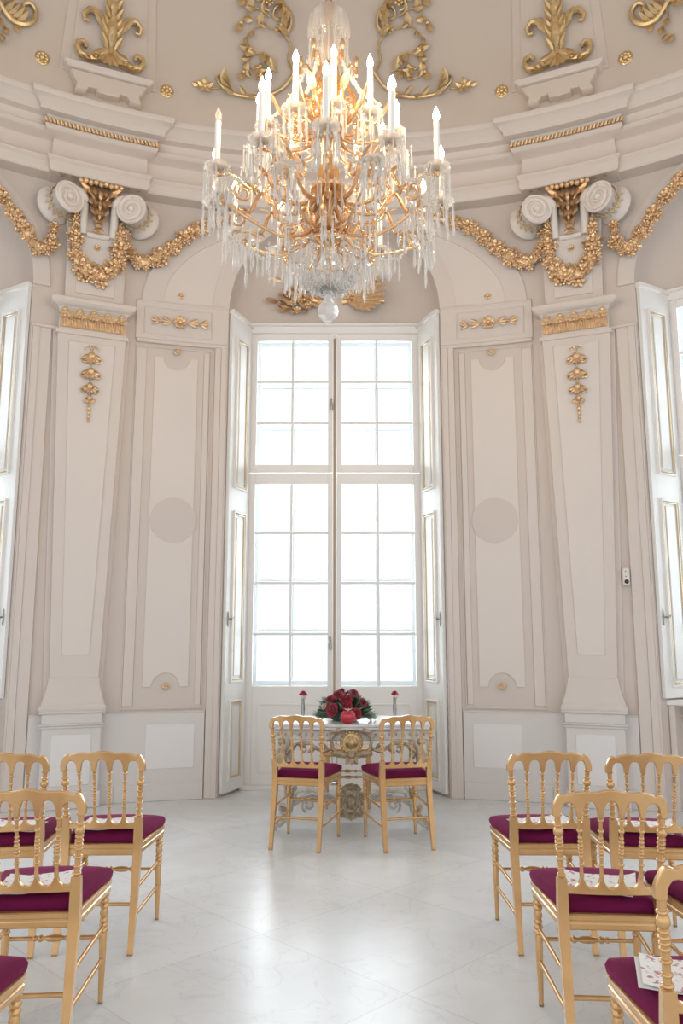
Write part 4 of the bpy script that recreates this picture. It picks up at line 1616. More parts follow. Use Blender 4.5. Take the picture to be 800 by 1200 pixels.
# gilt scroll brackets round the upper stem
for k in range(6):
    a = 2 * PI * k / 6
    X = Matrix.Rotation(a, 4, 'Z')
    mb = MB()
    pts = [(0.025, 0, 1.18), (0.09, 0, 1.16), (0.14, 0, 1.22), (0.145, 0, 1.30), (0.10, 0, 1.36), (0.085, 0, 1.43), (0.12, 0, 1.49), (0.15, 0, 1.47), (0.15, 0, 1.43)]
    mb.tube(pts, [0.012, 0.013, 0.014, 0.013, 0.012, 0.012, 0.012, 0.010, 0.009], 8, X)
    sp = [(0.10 + 0.035 * (1 - i / 18) * math.cos(0.2 + 7.5 * i / 18), 0, 1.27 + 0.035 * (1 - i / 18) * math.sin(0.2 + 7.5 * i / 18)) for i in range(19)]
    mb.tube(sp, 0.008, 6, X)
    mb.leaf((0.14, 0, 1.24), (0.5, 0, 1), 0.11, 0.05, (1, 0, -0.3), 0.3, X)
    mb.ell((0.15, 0, 1.52), (0.014, 0.014, 0.03), X, 8, 6)
    mb.build('scroll_bracket', M['brass'], ch)

fringe = []          # (position, length, size) of every hanging crystal


def add_ring(cx, cy, z, r, n, L, size=1.0, a0=0.0):
    for k in range(n):
        a = a0 + 2 * PI * k / n
        fringe.append((cx + r * math.cos(a), cy + r * math.sin(a), z, L * rng.uniform(0.88, 1.12), size))


def candle_arm(ang, rr, zc, zstart, lit=True, upper=False):
    X = Matrix.Rotation(ang, 4, 'Z')
    mb = MB()
    d = rr
    if upper:
        pts = [(0.03, 0, zstart), (d * 0.35, 0, zstart - 0.06), (d * 0.75, 0, zstart - 0.03), (d * 0.98, 0, zstart + 0.06), (d, 0, zc - 0.03)]
    else:
        pts = [(0.05, 0, zstart), (d * 0.22, 0, zstart - 0.10), (d * 0.42, 0, zstart - 0.11), (d * 0.58, 0, zstart + 0.0), (d * 0.70, 0, zc - 0.06), (d * 0.86, 0, zc - 0.02), (d * 0.98, 0, zc - 0.04)]
    P_ = [Vector(p) for p in pts]
    out = []
    for i in range(len(P_) - 1):
        a = P_[max(0, i - 1)]; b_ = P_[i]; c_ = P_[i + 1]; e = P_[min(len(P_) - 1, i + 2)]
        for k in range(6):
            t_ = k / 6
            out.append(0.5 * ((2 * b_) + (c_ - a) * t_ + (2 * a - 5 * b_ + 4 * c_ - e) * t_ ** 2 + (3 * b_ - a - 3 * c_ + e) * t_ ** 3))
    out.append(P_[-1])
    mb.tube(out, taper(len(out), 0.0125, 0.009), 8, X)
    # C scroll under the arm and a curl on top
    c0 = Vector((d * 0.45, 0, zstart + (0.02 if upper else 0.0)))
    R0 = 0.05 if upper else 0.075
    sp = [(c0.x + R0 * (1 - 0.72 * i / 28) * math.cos(-PI / 2 + 9.5 * i / 28), 0, c0.z + R0 * (1 - 0.72 * i / 28) * math.sin(-PI / 2 + 9.5 * i / 28)) for i in range(29)]
    mb.tube(sp, taper(29, 0.010, 0.006), 7, X)
    if not upper:
        c1 = Vector((d * 0.78, 0, zc - 0.095))
        sp = [(c1.x + 0.05 * (1 - 0.7 * i / 24) * math.cos(PI / 2 - 8.5 * i / 24), 0, c1.z + 0.05 * (1 - 0.7 * i / 24) * math.sin(PI / 2 - 8.5 * i / 24)) for i in range(25)]
        mb.tube(sp, taper(25, 0.009, 0.005), 7, X)
        mb.leaf((d * 0.56, 0, zstart - 0.02), (0.6, 0, 0.8), 0.10, 0.035, (0.3, 0, -1), 0.4, X)
    mb.leaf((d * 0.66, 0, zc - 0.09), (0.4, 0, 0.9), 0.08, 0.035, (1, 0, 0), 0.4, X)
    # candle cup
    mb.lathe([(0.008, zc - 0.05), (0.014, zc - 0.035), (0.010, zc - 0.02), (0.022, zc - 0.005), (0.024, zc + 0.012), (0.019, zc + 0.016)], 12, X, (d, 0))
    arm = mb.build('candle_arm', M['brass'], ch)
    mb = MB()
    mb.lathe([(0.012, zc - 0.022), (0.045, zc - 0.018), (0.062, zc - 0.004), (0.064, zc + 0.002), (0.045, zc - 0.008), (0.015, zc - 0.010)], 20, X, (d, 0), 0.06, 10)
    mb.build('drip_pan', M['crystal'], arm)
    hc = 0.245
    mb = MB()
    mb.lathe([(0.0145, zc + 0.005), (0.0145, zc + hc - 0.008), (0.0135, zc + hc), (0.006, zc + hc + 0.004)], 14, X, (d, 0))
    mb.build('candle', M['candle'], arm)
    mb = MB()
    zb = zc + hc
    mb.lathe([(0.007, zb + 0.002), (0.012, zb + 0.012), (0.0165, zb + 0.026), (0.0155, zb + 0.038), (0.010, zb + 0.056), (0.004, zb + 0.072), (0.001, zb + 0.082)], 12, X, (d, 0))
    mb.build('flame_bulb', M['bulb'] if lit else M['bulb_off'], arm)
    x, y = d * math.cos(ang), d * math.sin(ang)
    add_ring(x, y, zc - 0.005, 0.060, 8, 0.18 if not upper else 0.16, 1.0, rng.random())
    add_ring(x, y, zc - 0.03, 0.026, 3, 0.11, 0.8, rng.random())


for k in range(12):
    candle_arm(rad(30 * k), 0.60 + (0.02 if k % 2 else 0), 0.69, 0.74, lit=(k != 7))
for k in range(12):
    candle_arm(rad(30 * k + 5), 0.37, 0.985, 1.10, upper=True)

# lower tier: short arms without candles carrying glass stars and drops
for k in range(8):
    a = rad(45 * k + 22.5)
    X = Matrix.Rotation(a, 4, 'Z')
    d = 0.50 if k % 2 else 0.56
    mb = MB()
    mb.tube([(0.05, 0, 0.55), (0.14, 0, 0.47), (0.26, 0, 0.44), (0.38, 0, 0.48), (d, 0, 0.56)], [0.010, 0.010, 0.009, 0.008, 0.007], 8, X)
    sp = [(0.22 + 0.05 * (1 - 0.7 * i / 24) * math.cos(-PI / 2 + 8.5 * i / 24), 0, 0.49 + 0.05 * (1 - 0.7 * i / 24) * math.sin(-PI / 2 + 8.5 * i / 24)) for i in range(25)]
    mb.tube(sp, 0.007, 7, X)
    mb.lathe([(0.006, 0.545), (0.016, 0.555), (0.018, 0.575), (0.006, 0.59)], 10, X, (d, 0))
    arm = mb.build('drop_arm', M['brass'], ch)
    mb = MB()
    mb.lathe([(0.010, 0.575), (0.050, 0.578), (0.056, 0.59), (0.040, 0.585), (0.012, 0.59)], 16, X, (d, 0), 0.08, 8)
    mb.build('drip_pan', M['crystal'], arm)
    add_ring(d * math.cos(a), d * math.sin(a), 0.575, 0.050, 8, 0.16, 1.05, rng.random())
    add_ring(d * math.cos(a), d * math.sin(a), 0.56, 0.012, 1, 0.24, 1.2)
    add_ring(0.30 * math.cos(a + 0.39), 0.30 * math.sin(a + 0.39), 0.45, 0.03, 3, 0.16, 1.05, rng.random())
    add_ring(0.40 * math.cos(a), 0.40 * math.sin(a), 0.50, 0.02, 2, 0.16, 1.0, rng.random())
# hoop and basket of crystal chains drawn in to the drop
mb = MB()
mb.tube([(0.20 * math.cos(2 * PI * i / 40), 0.20 * math.sin(2 * PI * i / 40), 0.40) for i in range(41)], 0.007, 6)
for k in range(4):
    a = PI / 2 * k + 0.4
    mb.tube([(0.03 * math.cos(a), 0.03 * math.sin(a), 0.47), (0.20 * math.cos(a), 0.20 * math.sin(a), 0.40)], 0.006, 6)
mb.build('basket_hoop', M['brass'], ch)
add_ring(0, 0, 0.40, 0.20, 22, 0.16, 1.0)
add_ring(0, 0, 0.36, 0.13, 14, 0.16, 1.0, 0.1)
add_ring(0, 0, 0.32, 0.07, 8, 0.14, 0.9, 0.2)
for k in range(16):
    a = 2 * PI * k / 16
    mb = MB()
    for j in range(13):
        t_ = j / 12
        r_ = 0.20 * (1 - t_) ** 0.85 + 0.03 * t_
        z = 0.39 - 0.19 * t_ - 0.06 * math.sin(t_ * PI)
        q = 0.0085 + 0.004 * (j % 3 == 0)
        mb.ell((r_ * math.cos(a), r_ * math.sin(a), z), (q, q, q * 1.25), None, 6, 4)
    mb.build('crystal_chain', M['crystal'], ch)
# swags of beads between the outer pans, one part each
for k in range(12):
    a0, a1 = rad(30 * k), rad(30 * (k + 1))
    mb = MB()
    for j in range(17):
        t_ = j / 16
        a = a0 + (a1 - a0) * t_
        r_ = 0.60 - 0.05 * math.sin(t_ * PI)
        z = 0.70 - 0.13 * math.sin(t_ * PI)
        q = 0.008 + 0.004 * (j % 2)
        mb.ell((r_ * math.cos(a), r_ * math.sin(a), z), (q, q, q * 1.2), None, 6, 4)
    mb.build('bead_swag', M['crystal'], ch)
for k in range(6):
    a0 = rad(60 * k)
    mb = MB()
    wire = []
    for j in range(24):
        t_ = j / 23
        a = a0 + 0.25 * t_
        r_ = 0.10 + 0.27 * t_ ** 1.5
        z = 1.66 - 0.60 * t_ ** 0.7
        q = 0.008 + 0.003 * (j % 2)
        mb.ell((r_ * math.cos(a), r_ * math.sin(a), z), (q, q, q * 1.2), None, 6, 4)
        wire.append((r_ * math.cos(a), r_ * math.sin(a), z))
    mb.tube(wire, 0.0015, 4)
    mb.build('bead_chain', M['crystal'], ch)
add_ring(0, 0, 1.67, 0.105, 20, 0.20, 0.85)
add_ring(0, 0, 0.76, 0.12, 10, 0.20, 1.1)
add_ring(0, 0, 0.98, 0.22, 14, 0.20, 1.0)
add_ring(0, 0, 0.90, 0.46, 16, 0.14, 0.9)
add_ring(0, 0, 0.84, 0.30, 16, 0.15, 0.9, 0.15)
add_ring(0, 0, 0.66, 0.27, 14, 0.16, 0.95, 0.05)
add_ring(0, 0, 0.72, 0.48, 18, 0.15, 0.95, 0.1)
# crystal drop at the bottom
mb = MB()
mb.lathe([(0.004, 0.012), (0.010, 0.018), (0.012, 0.028), (0.026, 0.034), (0.046, 0.052), (0.053, 0.078), (0.047, 0.105), (0.030, 0.130), (0.018, 0.15), (0.016, 0.165), (0.024, 0.172), (0.026, 0.185), (0.016, 0.195), (0.022, 0.205), (0.012, 0.22)], 14, None, (0, 0), 0.05, 7)
mb.build('crystal_drop', M['crystal'], ch, sharp=12)


def prism_mesh(mb, L, size, X):
    w = 0.0072 * size
    mb.lathe([(0.0008, 0.0), (0.0065 * size, -0.008), (0.0065 * size, -0.012), (0.0008, -0.020)], 6, X)
    mb.lathe([(0.001, -0.021), (w * 0.75, -0.032), (w * 0.65, -L * 0.55), (w * 1.15, -L * 0.82), (0.001, -L)], 5, X)


fr = sorted(fringe, key=lambda q: q[1])          # the ones nearest the viewer first
rest = MB()
for i, (x, y, z, L, size) in enumerate(fr):
    X = Matrix.Translation((x, y, z)) @ Matrix.Rotation(rng.random() * 6.28, 4, 'Z')
    if i < 100:
        mb = MB()
        prism_mesh(mb, L, size, X)
        mb.build('crystal_pendant', M['crystal'], ch, sharp=12)
    else:
        prism_mesh(rest, L, size, X)
o = rest.build('crystal_fringe', M['crystal'], ch, sharp=12)
o['kind'] = 'stuff'


# ------------------------------------------------------------------ chairs
def turned(z0, z1, base, beads):
    """profile of a turned spindle; beads are (fraction, radius, half height)"""
    pr = [(base, z0)]
    H = z1 - z0
    for f_, r_, hh in beads:
        c_ = z0 + H * f_
        pr += [(base, c_ - hh * 1.05), (base + (r_ - base) * 0.75, c_ - hh * 0.6), (r_, c_), (base + (r_ - base) * 0.75, c_ + hh * 0.6), (base, c_ + hh * 1.05)]
    pr.append((base, z1))
    return pr


def along(p0, p1):
    """matrix that carries the z axis from the origin to the segment p0-p1"""
    p0, p1 = Vector(p0), Vector(p1)
    return Matrix.Translation(p0) @ (p1 - p0).to_track_quat('Z', 'Y').to_matrix().to_4x4(), (p1 - p0).length


def build_chair(label):
    root = thing('banquet_chair', label, 'chair', (0, 0, 0), 0, 'gold chairs with plum velvet seats')
    G = M['chair_gold']

    def yb(z):                      # rake of the back
        return -0.195 - 0.055 * max(0.0, (z - 0.46)) / 0.44

    zl, zc = 0.555, 0.80            # lower rail, start of the crest
    xs_low, xs_top = 0.168, 0.182
    for sg in (-1, 1):
        # rear leg, square and slightly sabred, running up to the lower rail, then the turned post
        mb = MB()
        st = [(-0.272, 0.0, 0.0125, 0.170), (-0.245, 0.14, 0.0145, 0.169), (-0.215, 0.30, 0.017, 0.168), (-0.197, 0.42, 0.0185, 0.168), (-0.197, 0.50, 0.0185, 0.168), (yb(0.585), 0.585, 0.0165, 0.170)]
        vs, fs = [], []
        for y, z, w, x in st:
            vs += [(sg * x - w, y - w, z), (sg * x + w, y - w, z), (sg * x + w, y + w, z), (sg * x - w, y + w, z)]
        for j in range(len(st) - 1):
            for i in range(4):
                k = (i + 1) % 4
                fs.append((j * 4 + i, j * 4 + k, (j + 1) * 4 + k, (j + 1) * 4 + i))
        fs += [(3, 2, 1, 0), tuple((len(st) - 1) * 4 + i for i in range(4))]
        mb.add(vs, fs)
        X, L = along((sg * 0.170, yb(0.585), 0.585), (sg * xs_top, yb(zc + 0.015), zc + 0.015))
        mb.lathe(turned(0, L, 0.0105, [(0.05, 0.0165, 0.006), (0.16, 0.0155, 0.005), (0.30, 0.0165, 0.006), (0.42, 0.0155, 0.006), (0.48, 0.0160, 0.006), (0.54, 0.0160, 0.006), (0.60, 0.0155, 0.006), (0.70, 0.0185, 0.015), (0.80, 0.016, 0.006), (0.95, 0.0165, 0.006)]), 14, X)
        leg = mb.build('leg', G, root, 0.003)
        mb = MB()
        mb.box((sg * 0.170, -0.272, 0.004), (0.024, 0.024, 0.008))
        mb.build('foot_tip', M['tip'], leg)
        # front leg: turned at the top, then a plain taper
        mb = MB()
        X = Matrix.Translation((sg * 0.190, 0.185, 0))
        pr = [(0.0095, 0.0), (0.0125, 0.12), (0.0155, 0.25), (0.0130, 0.262), (0.018, 0.268), (0.018, 0.272), (0.0130, 0.280), (0.0175, 0.287), (0.0175, 0.291), (0.0130, 0.299), (0.0170, 0.306), (0.0170, 0.310), (0.0135, 0.318), (0.0180, 0.334), (0.0140, 0.352), (0.0185, 0.359), (0.0185, 0.363), (0.0135, 0.371), (0.0185, 0.379), (0.0185, 0.383), (0.0140, 0.391), (0.0185, 0.400), (0.0185, 0.43)]
        mb.lathe(pr, 14, X)
        leg = mb.build('leg', G, root)
        mb = MB()
        mb.lathe([(0.0098, 0.0), (0.0102, 0.008)], 12, X)
        mb.build('foot_tip', M['tip'], leg)
    # crest rail: arched top with eared corners, five arches cut below
    n = 110
    top, bot = [], []
    XW = 0.200
    up = [-xs_top + 2 * xs_top * i / 5 for i in range(6)]
    for i in range(n + 1):
        x = -XW + 2 * XW * i / n
        u = abs(x) / XW
        z = 0.893 - 0.030 * u ** 2.0 + 0.0035 * math.cos(u * PI * 3.4)
        if u > 0.78:
            z += 0.009 * math.sin(min(1, (u - 0.78) / 0.16) * PI) ** 0.8 - 0.036 * max(0, (u - 0.88) / 0.12) ** 2.4
        top.append((x, z))
    for i in range(n + 1):
        x = -XW + 2 * XW * i / n
        if abs(x) >= up[-1] + 0.012:
            z = 0.800
        else:
            j = min(4, max(0, int((x - up[0]) / (up[1] - up[0]))))
            c_ = (up[j] + up[j + 1]) / 2
            hw = (up[1] - up[0]) / 2 - 0.0085
            dx = abs(x - c_)
            lift = 0.012 * (1 - (c_ / 0.18) ** 2)
            z = 0.797 if dx >= hw else 0.797 + (0.048 + lift) * (1 - (dx / hw) ** 2.4) ** (1 / 2.4)
        bot.append((x, z))
    mb = MB()
    vs, fs = [], []
    for (x, z), (x2, z2) in zip(top, bot):
        bow = -0.022 * (1 - (x / XW) ** 2)
        for zz, th in ((z, 0.0125), (z2, 0.0135)):
            y = yb(zz) + bow
            vs += [(x, y - th, zz), (x, y + th, zz)]
    for i in range(n):
        a, b_ = i * 4, (i + 1) * 4
        fs += [(a, b_, b_ + 1, a + 1), (a + 2, a + 3, b_ + 3, b_ + 2), (a, a + 2, b_ + 2, b_), (a + 1, b_ + 1, b_ + 3, a + 3)]
    fs += [(0, 1, 3, 2), (n * 4, n * 4 + 2, n * 4 + 3, n * 4 + 1)]
    mb.add(vs, fs)
    mb.build('crest_rail', G, root, 0.008, 35, 3)
    # lower rail with scoops between the spindles
    mb = MB()
    vs, fs = [], []
    ul = [-xs_low + 2 * xs_low * i / 5 for i in range(6)]
    for i in range(n + 1):
        x = -xs_low + 2 * xs_low * i / n
        j = min(4, max(0, int((x - ul[0]) / (ul[1] - ul[0]))))
        c_ = (ul[j] + ul[j + 1]) / 2
        hw = (ul[1] - ul[0]) / 2 - 0.007
        dx = abs(x - c_)
        zt = 0.588 if dx >= hw else 0.588 - 0.030 * math.sqrt(1 - (dx / hw) ** 2)
        bow = -0.012 * (1 - (x / xs_low) ** 2)
        y = yb(0.56) + bow
        vs += [(x, y - 0.010, zt), (x, y + 0.010, zt), (x, y - 0.010, 0.535), (x, y + 0.010, 0.535)]
    for i in range(n):
        a, b_ = i * 4, (i + 1) * 4
        fs += [(a, b_, b_ + 1, a + 1), (a + 2, a + 3, b_ + 3, b_ + 2), (a, a + 2, b_ + 2, b_), (a + 1, b_ + 1, b_ + 3, a + 3)]
    fs += [(0, 1, 3, 2), (n * 4, n * 4 + 2, n * 4 + 3, n * 4 + 1)]
    mb.add(vs, fs)
    mb.build('lower_rail', G, root, 0.003)
    for j in range(1, 5):
        mb = MB()
        b0 = -0.012 * (1 - (ul[j] / xs_low) ** 2)
        b1 = -0.022 * (1 - (up[j] / XW) ** 2)
        X, L = along((ul[j], yb(0.575) + b0, 0.575), (up[j], yb(0.815) + b1, 0.815))
        mb.lathe(turned(0, L, 0.0064, [(0.09, 0.0085, 0.012), (0.26, 0.0108, 0.005), (0.37, 0.0085, 0.004), (0.42, 0.0100, 0.005), (0.47, 0.0100, 0.005), (0.52, 0.0105, 0.006), (0.58, 0.0100, 0.005), (0.64, 0.0085, 0.004), (0.74, 0.0108, 0.006), (0.90, 0.0112, 0.006)]), 12, X)
        mb.build('spindle', G, root)
    # seat frame and cushion, wider in front, rounded corners
    def outline(wb, wf, yb_, yf, rc, bowf=0.018):
        pts = []
        cs = [(wf, yf, 0), (-wf, yf, 90), (-wb, yb_, 180), (wb, yb_, 270)]
        for x, y, a0 in cs:
            r_ = rc if y > 0 else rc * 0.5
            cx_ = x - math.copysign(r_, x)
            cy_ = y - math.copysign(r_, y - 0.0)
            for i in range(6):
                a = rad(a0 + 90 * i / 5)
                pts.append((cx_ + r_ * math.cos(a), cy_ + r_ * math.sin(a)))
        # bow the front
        out = []
        for i, (x, y) in enumerate(pts):
            out.append((x, y))
            if i == 5:
                for q in range(1, 8):
                    t_ = q / 8
                    x2 = x + (pts[6][0] - x) * t_
                    out.append((x2, y + bowf * math.sin(t_ * PI)))
        return out

    def rings(mb, defs):
        vs, fs = [], []
        n_ = None
        for wb, wf, y0, y1, rc, z in defs:
            o_ = outline(wb, wf, y0, y1, rc)
            n_ = len(o_)
            vs += [(x, y, z) for x, y in o_]
        for j in range(len(defs) - 1):
            for i in range(n_):
                k = (i + 1) % n_
                fs.append((j * n_ + i, j * n_ + k, (j + 1) * n_ + k, (j + 1) * n_ + i))
        fs.append(tuple(range(n_))[::-1])
        fs.append(tuple((len(defs) - 1) * n_ + i for i in range(n_)))
        mb.add(vs, fs)

    mb = MB()
    rings(mb, [(0.176, 0.206, -0.205, 0.198, 0.018, 0.412), (0.180, 0.212, -0.208, 0.204, 0.018, 0.417), (0.180, 0.212, -0.208, 0.204, 0.018, 0.432), (0.176, 0.207, -0.206, 0.200, 0.018, 0.436),
               (0.176, 0.207, -0.206, 0.200, 0.018, 0.442), (0.181, 0.214, -0.208, 0.206, 0.018, 0.446), (0.181, 0.214, -0.208, 0.206, 0.018, 0.460), (0.172, 0.205, -0.203, 0.198, 0.018, 0.464)])
    mb.build('seat_frame', G, root, sharp=25)
    mb = MB()
    rings(mb, [(0.158, 0.205, -0.180, 0.198, 0.018, 0.460), (0.166, 0.214, -0.186, 0.207, 0.018, 0.468), (0.167, 0.217, -0.187, 0.210, 0.018, 0.486), (0.162, 0.211, -0.183, 0.204, 0.022, 0.501),
               (0.146, 0.189, -0.166, 0.182, 0.045, 0.512), (0.10, 0.135, -0.115, 0.130, 0.06, 0.520), (0.05, 0.06, -0.05, 0.06, 0.03, 0.523)])
    mb.build('seat_cushion', M['velvet'], root, sharp=60)
    # stretchers
    def rod(name, p0, p1, beads=None, r_=0.0085):
        mb = MB()
        X, L = along(p0, p1)
        mb.lathe(turned(0, L, r_, beads or []), 12, X)
        mb.build(name, G, root)

    for sg in (-1, 1):
        rod('stretcher', (sg * 0.168, -0.222, 0.265), (sg * 0.190, 0.185, 0.285))
        rod('stretcher', (sg * 0.169, -0.243, 0.150), (sg * 0.190, 0.185, 0.165))
    rod('stretcher', (-0.190, 0.185, 0.245), (0.190, 0.185, 0.245), [(0.30, 0.012, 0.008), (0.36, 0.014, 0.010), (0.50, 0.0145, 0.035), (0.64, 0.014, 0.010), (0.70, 0.012, 0.008)], 0.008)
    rod('stretcher', (-0.168, -0.232, 0.205), (0.168, -0.232, 0.205))
    return root


CHAIRS = [
    (-0.182, 5.84, -14.0, 'gold chair with plum velvet seat in front of the table, left one of the pair'),
    (0.470, 5.835, 13.0, 'gold chair with plum velvet seat in front of the table, right one of the pair'),
    (1.055, 4.089, -0.4, 'gold chair in the right block, farthest row, beside the aisle'),
    (1.528, 4.017, -6.0, 'gold chair in the right block, farthest row, second from the aisle'),
    (-1.063, 4.089, 0.8, 'gold chair in the left block, farthest row, beside the aisle'),
    (-1.545, 4.022, 10.4, 'gold chair in the left block, farthest row, cut by the left edge of the photo'),
    (1.030, 3.129, -3.6, 'gold chair in the right block, middle row, beside the aisle'),
    (1.495, 3.118, -0.3, 'gold chair in the right block, middle row, mostly beyond the right edge'),
    (-1.057, 3.149, 4.1, 'gold chair in the left block, middle row, its back cut by the left edge'),
    (1.038, 2.240, -3.4, 'gold chair in the bottom right corner, nearest row'),
    (-1.057, 2.259, 0.3, 'gold chair in the bottom left corner, only its velvet seat corner showing'),
]
first = build_chair(CHAIRS[0][3])
placed = []
for i, (x, y, a, lab) in enumerate(CHAIRS):
    if i == 0:
        first.location, first.rotation_euler = (x, y, 0), (0, 0, rad(a))
        placed.append(first)
    else:
        placed.append(dup(first, (x, y, 0), rad(a), lab))


# printed booklets lying on the seats
def build_booklet(label):
    root = thing('booklet', label, 'booklet', (0, 0, 0), 0, 'floral printed booklets on the seats')
    for k, (m_, nm) in enumerate(((M['paper'], 'inner_sheet'), (M['print'], 'cover_sheet'))):
        mb = MB()
        nx, ny = 12, 8
        vs, fs = [], []
        for lay in (0, 1):
            for i in range(nx + 1):
                for j in range(ny + 1):
                    x = -0.130 + 0.26 * i / nx
                    y = -0.105 + 0.21 * j / ny
                    z = 0.004 + 0.006 * k * (0.4 + (abs(x) / 0.125) ** 2 * 1.2) + 0.0022 * math.sin(x * 38 + k) + 0.0015 * math.cos(y * 30)
                    z += 0.012 * k * max(0, x / 0.125) ** 2
                    vs.append((x + 0.012 * k, y + 0.006 * k, z + 0.0012 * lay))
        N = (nx + 1) * (ny + 1)
        for i in range(nx):
            for j in range(ny):
                a = i * (ny + 1) + j
                fs.append((a, a + 1, a + ny + 2, a + ny + 1))
                fs.append((N + a, N + a + ny + 1, N + a + ny + 2, N + a + 1))
        for i in range(nx):
            for j in (0, ny):
                a = i * (ny + 1) + j
                fs.append((a, a + ny + 1, N + a + ny + 1, N + a))
        for j in range(ny):
            for i in (0, nx):
                a = i * (ny + 1) + j
                fs.append((a, a + 1, N + a + 1, N + a))
        mb.add(vs, fs)
        mb.build(nm, m_, root, sharp=60)
    return root


BOOK = [
    (2, -0.015, -0.074, 10, 'floral booklet on the seat of the right aisle chair, farthest row'),
    (3, -0.005, -0.072, -10, 'floral booklet on the second chair from the aisle, right farthest row'),
    (4, 0.010, -0.088, 8, 'floral booklet on the seat of the left aisle chair, farthest row'),
    (5, 0.025, -0.074, -8, 'floral booklet on the farthest left chair cut by the edge'),
    (6, -0.020, -0.066, -16, 'floral booklet on the right middle row chair beside the aisle'),
    (8, 0.005, -0.084, 9, 'floral booklet on the left middle row chair'),
    (9, -0.045, 0.010, -14, 'floral booklet on the chair in the bottom right corner'),
]
bk0 = None
for ci, dx, dy, a, lab in BOOK:
    x, y, ca, _ = CHAIRS[ci]
    ca = rad(ca)
    p = (x + dx * math.cos(ca) - dy * math.sin(ca), y + dx * math.sin(ca) + dy * math.cos(ca), 0.5235)
    if bk0 is None:
        bk0 = build_booklet(lab)
        bk0.location, bk0.rotation_euler = p, (0, 0, ca + rad(a))
    else:
        dup(bk0, p, ca + rad(a), lab)

# ------------------------------------------------------------------ marble-topped table
TX, TY = 0.145, 6.46
tb = thing('console_table', 'carved gilt rococo table with white marble top before the French window', 'table', (TX, TY, 0))
ZT = 0.775


def serp(w, d, r_=0.05, n=40):
    """table outline with a serpentine front and back"""
    pts = []
    for i in range(n + 1):
        u = -1 + 2 * i / n
        pts.append((u * w, -d - 0.035 * math.cos(u * PI * 1.0) * (1 - u ** 4) + 0.012 * u ** 6))
    for i in range(n + 1):
        u = 1 - 2 * i / n
        pts.append((u * w, d + 0.02 * math.cos(u * PI) * (1 - u ** 4)))
    return pts


def hplate(mb, defs):
    vs, fs = [], []
    for w, d, z in defs:
        o_ = serp(w, d)
        n_ = len(o_)
        vs += [(x, y, z) for x, y in o_]
    for j in range(len(defs) - 1):
        for i in range(n_):
            k = (i + 1) % n_
            fs.append((j * n_ + i, j * n_ + k, (j + 1) * n_ + k, (j + 1) * n_ + i))
    fs.append(tuple(range(n_))[::-1])
    fs.append(tuple((len(defs) - 1) * n_ + i for i in range(n_)))
    mb.add(vs, fs)


mb = MB()
hplate(mb, [(0.612, 0.338, ZT - 0.040), (0.622, 0.346, ZT - 0.034), (0.618, 0.342, ZT - 0.024), (0.630, 0.352, ZT - 0.016), (0.632, 0.354, ZT - 0.006), (0.626, 0.349, ZT)])
mb.build('marble_top', M['marble'], tb, sharp=30)
mb = MB()
hplate(mb, [(0.585, 0.315, 0.655), (0.590, 0.320, 0.662), (0.585, 0.316, 0.670), (0.582, 0.314, 0.720), (0.592, 0.322, 0.726), (0.592, 0.322, ZT - 0.040)])
mb.build('frieze', M['table_paint'], tb, sharp=30)
for i in range(22):
    u = -0.95 + 1.9 * i / 21
    if abs(u) < 0.24:
        continue
    x = u * 0.585
    y = -0.316 - 0.035 * math.cos(u * PI) * (1 - u ** 4)
    mb = MB()
    mb.box((x, y - 0.001, 0.697), (0.010, 0.012, 0.022), None, 0.003)
    mb.build('flute', M['table_gold'], tb)
# centre cartouche on the apron
mb = MB()
X = Matrix.Translation((0, -0.365, 0.645))
Y90 = Matrix.Rotation(rad(90), 4, 'X')
mb.lathe([(0.085, -0.02), (0.088, 0.0), (0.076, 0.014), (0.066, 0.008), (0.050, 0.010), (0.040, 0.02), (0.02, 0.03), (0.004, 0.032)], 28, X @ Y90)
for k in range(18):
    a = 2 * PI * k / 18
    mb.ell((0.075 * math.cos(a), -0.014, 0.075 * math.sin(a)), (0.011, 0.010, 0.011), X, 6, 5)
mb.ell((0, -0.03, 0), (0.026, 0.02, 0.032), X, 10, 8)
mb.build('cartouche_boss', M['table_gilt'], tb)
mb = MB()
for sg in (-1, 1):
    mb.tube([(sg * 0.06, -0.355, 0.73), (sg * 0.12, -0.36, 0.72), (sg * 0.155, -0.36, 0.67), (sg * 0.14, -0.36, 0.60), (sg * 0.10, -0.36, 0.555), (sg * 0.04, -0.36, 0.535)], [0.014, 0.016, 0.014, 0.013, 0.016, 0.012], 8)
    mb.leaf((sg * 0.03, -0.365, 0.545), (sg * 1, -0.2, 0.25), 0.14, 0.05, (0, -1, 0), 0.3)
    mb.leaf((sg * 0.04, -0.36, 0.735), (sg * 1, -0.2, -0.1), 0.13, 0.045, (0, -1, 0), 0.3)
    mb.leaf((0, -0.365, 0.54), (sg * 0.5, -0.2, -0.5), 0.075, 0.05, (0, -1, 0), 0.3)
mb.leaf((0, -0.365, 0.56), (0, -0.2, -1), 0.085, 0.06, (0, -1, 0), 0.3)
mb.ell((0, -0.37, 0.55), (0.035, 0.025, 0.025), None, 8, 6)
mb.build('cartouche_scrolls', M['table_gold'], tb)
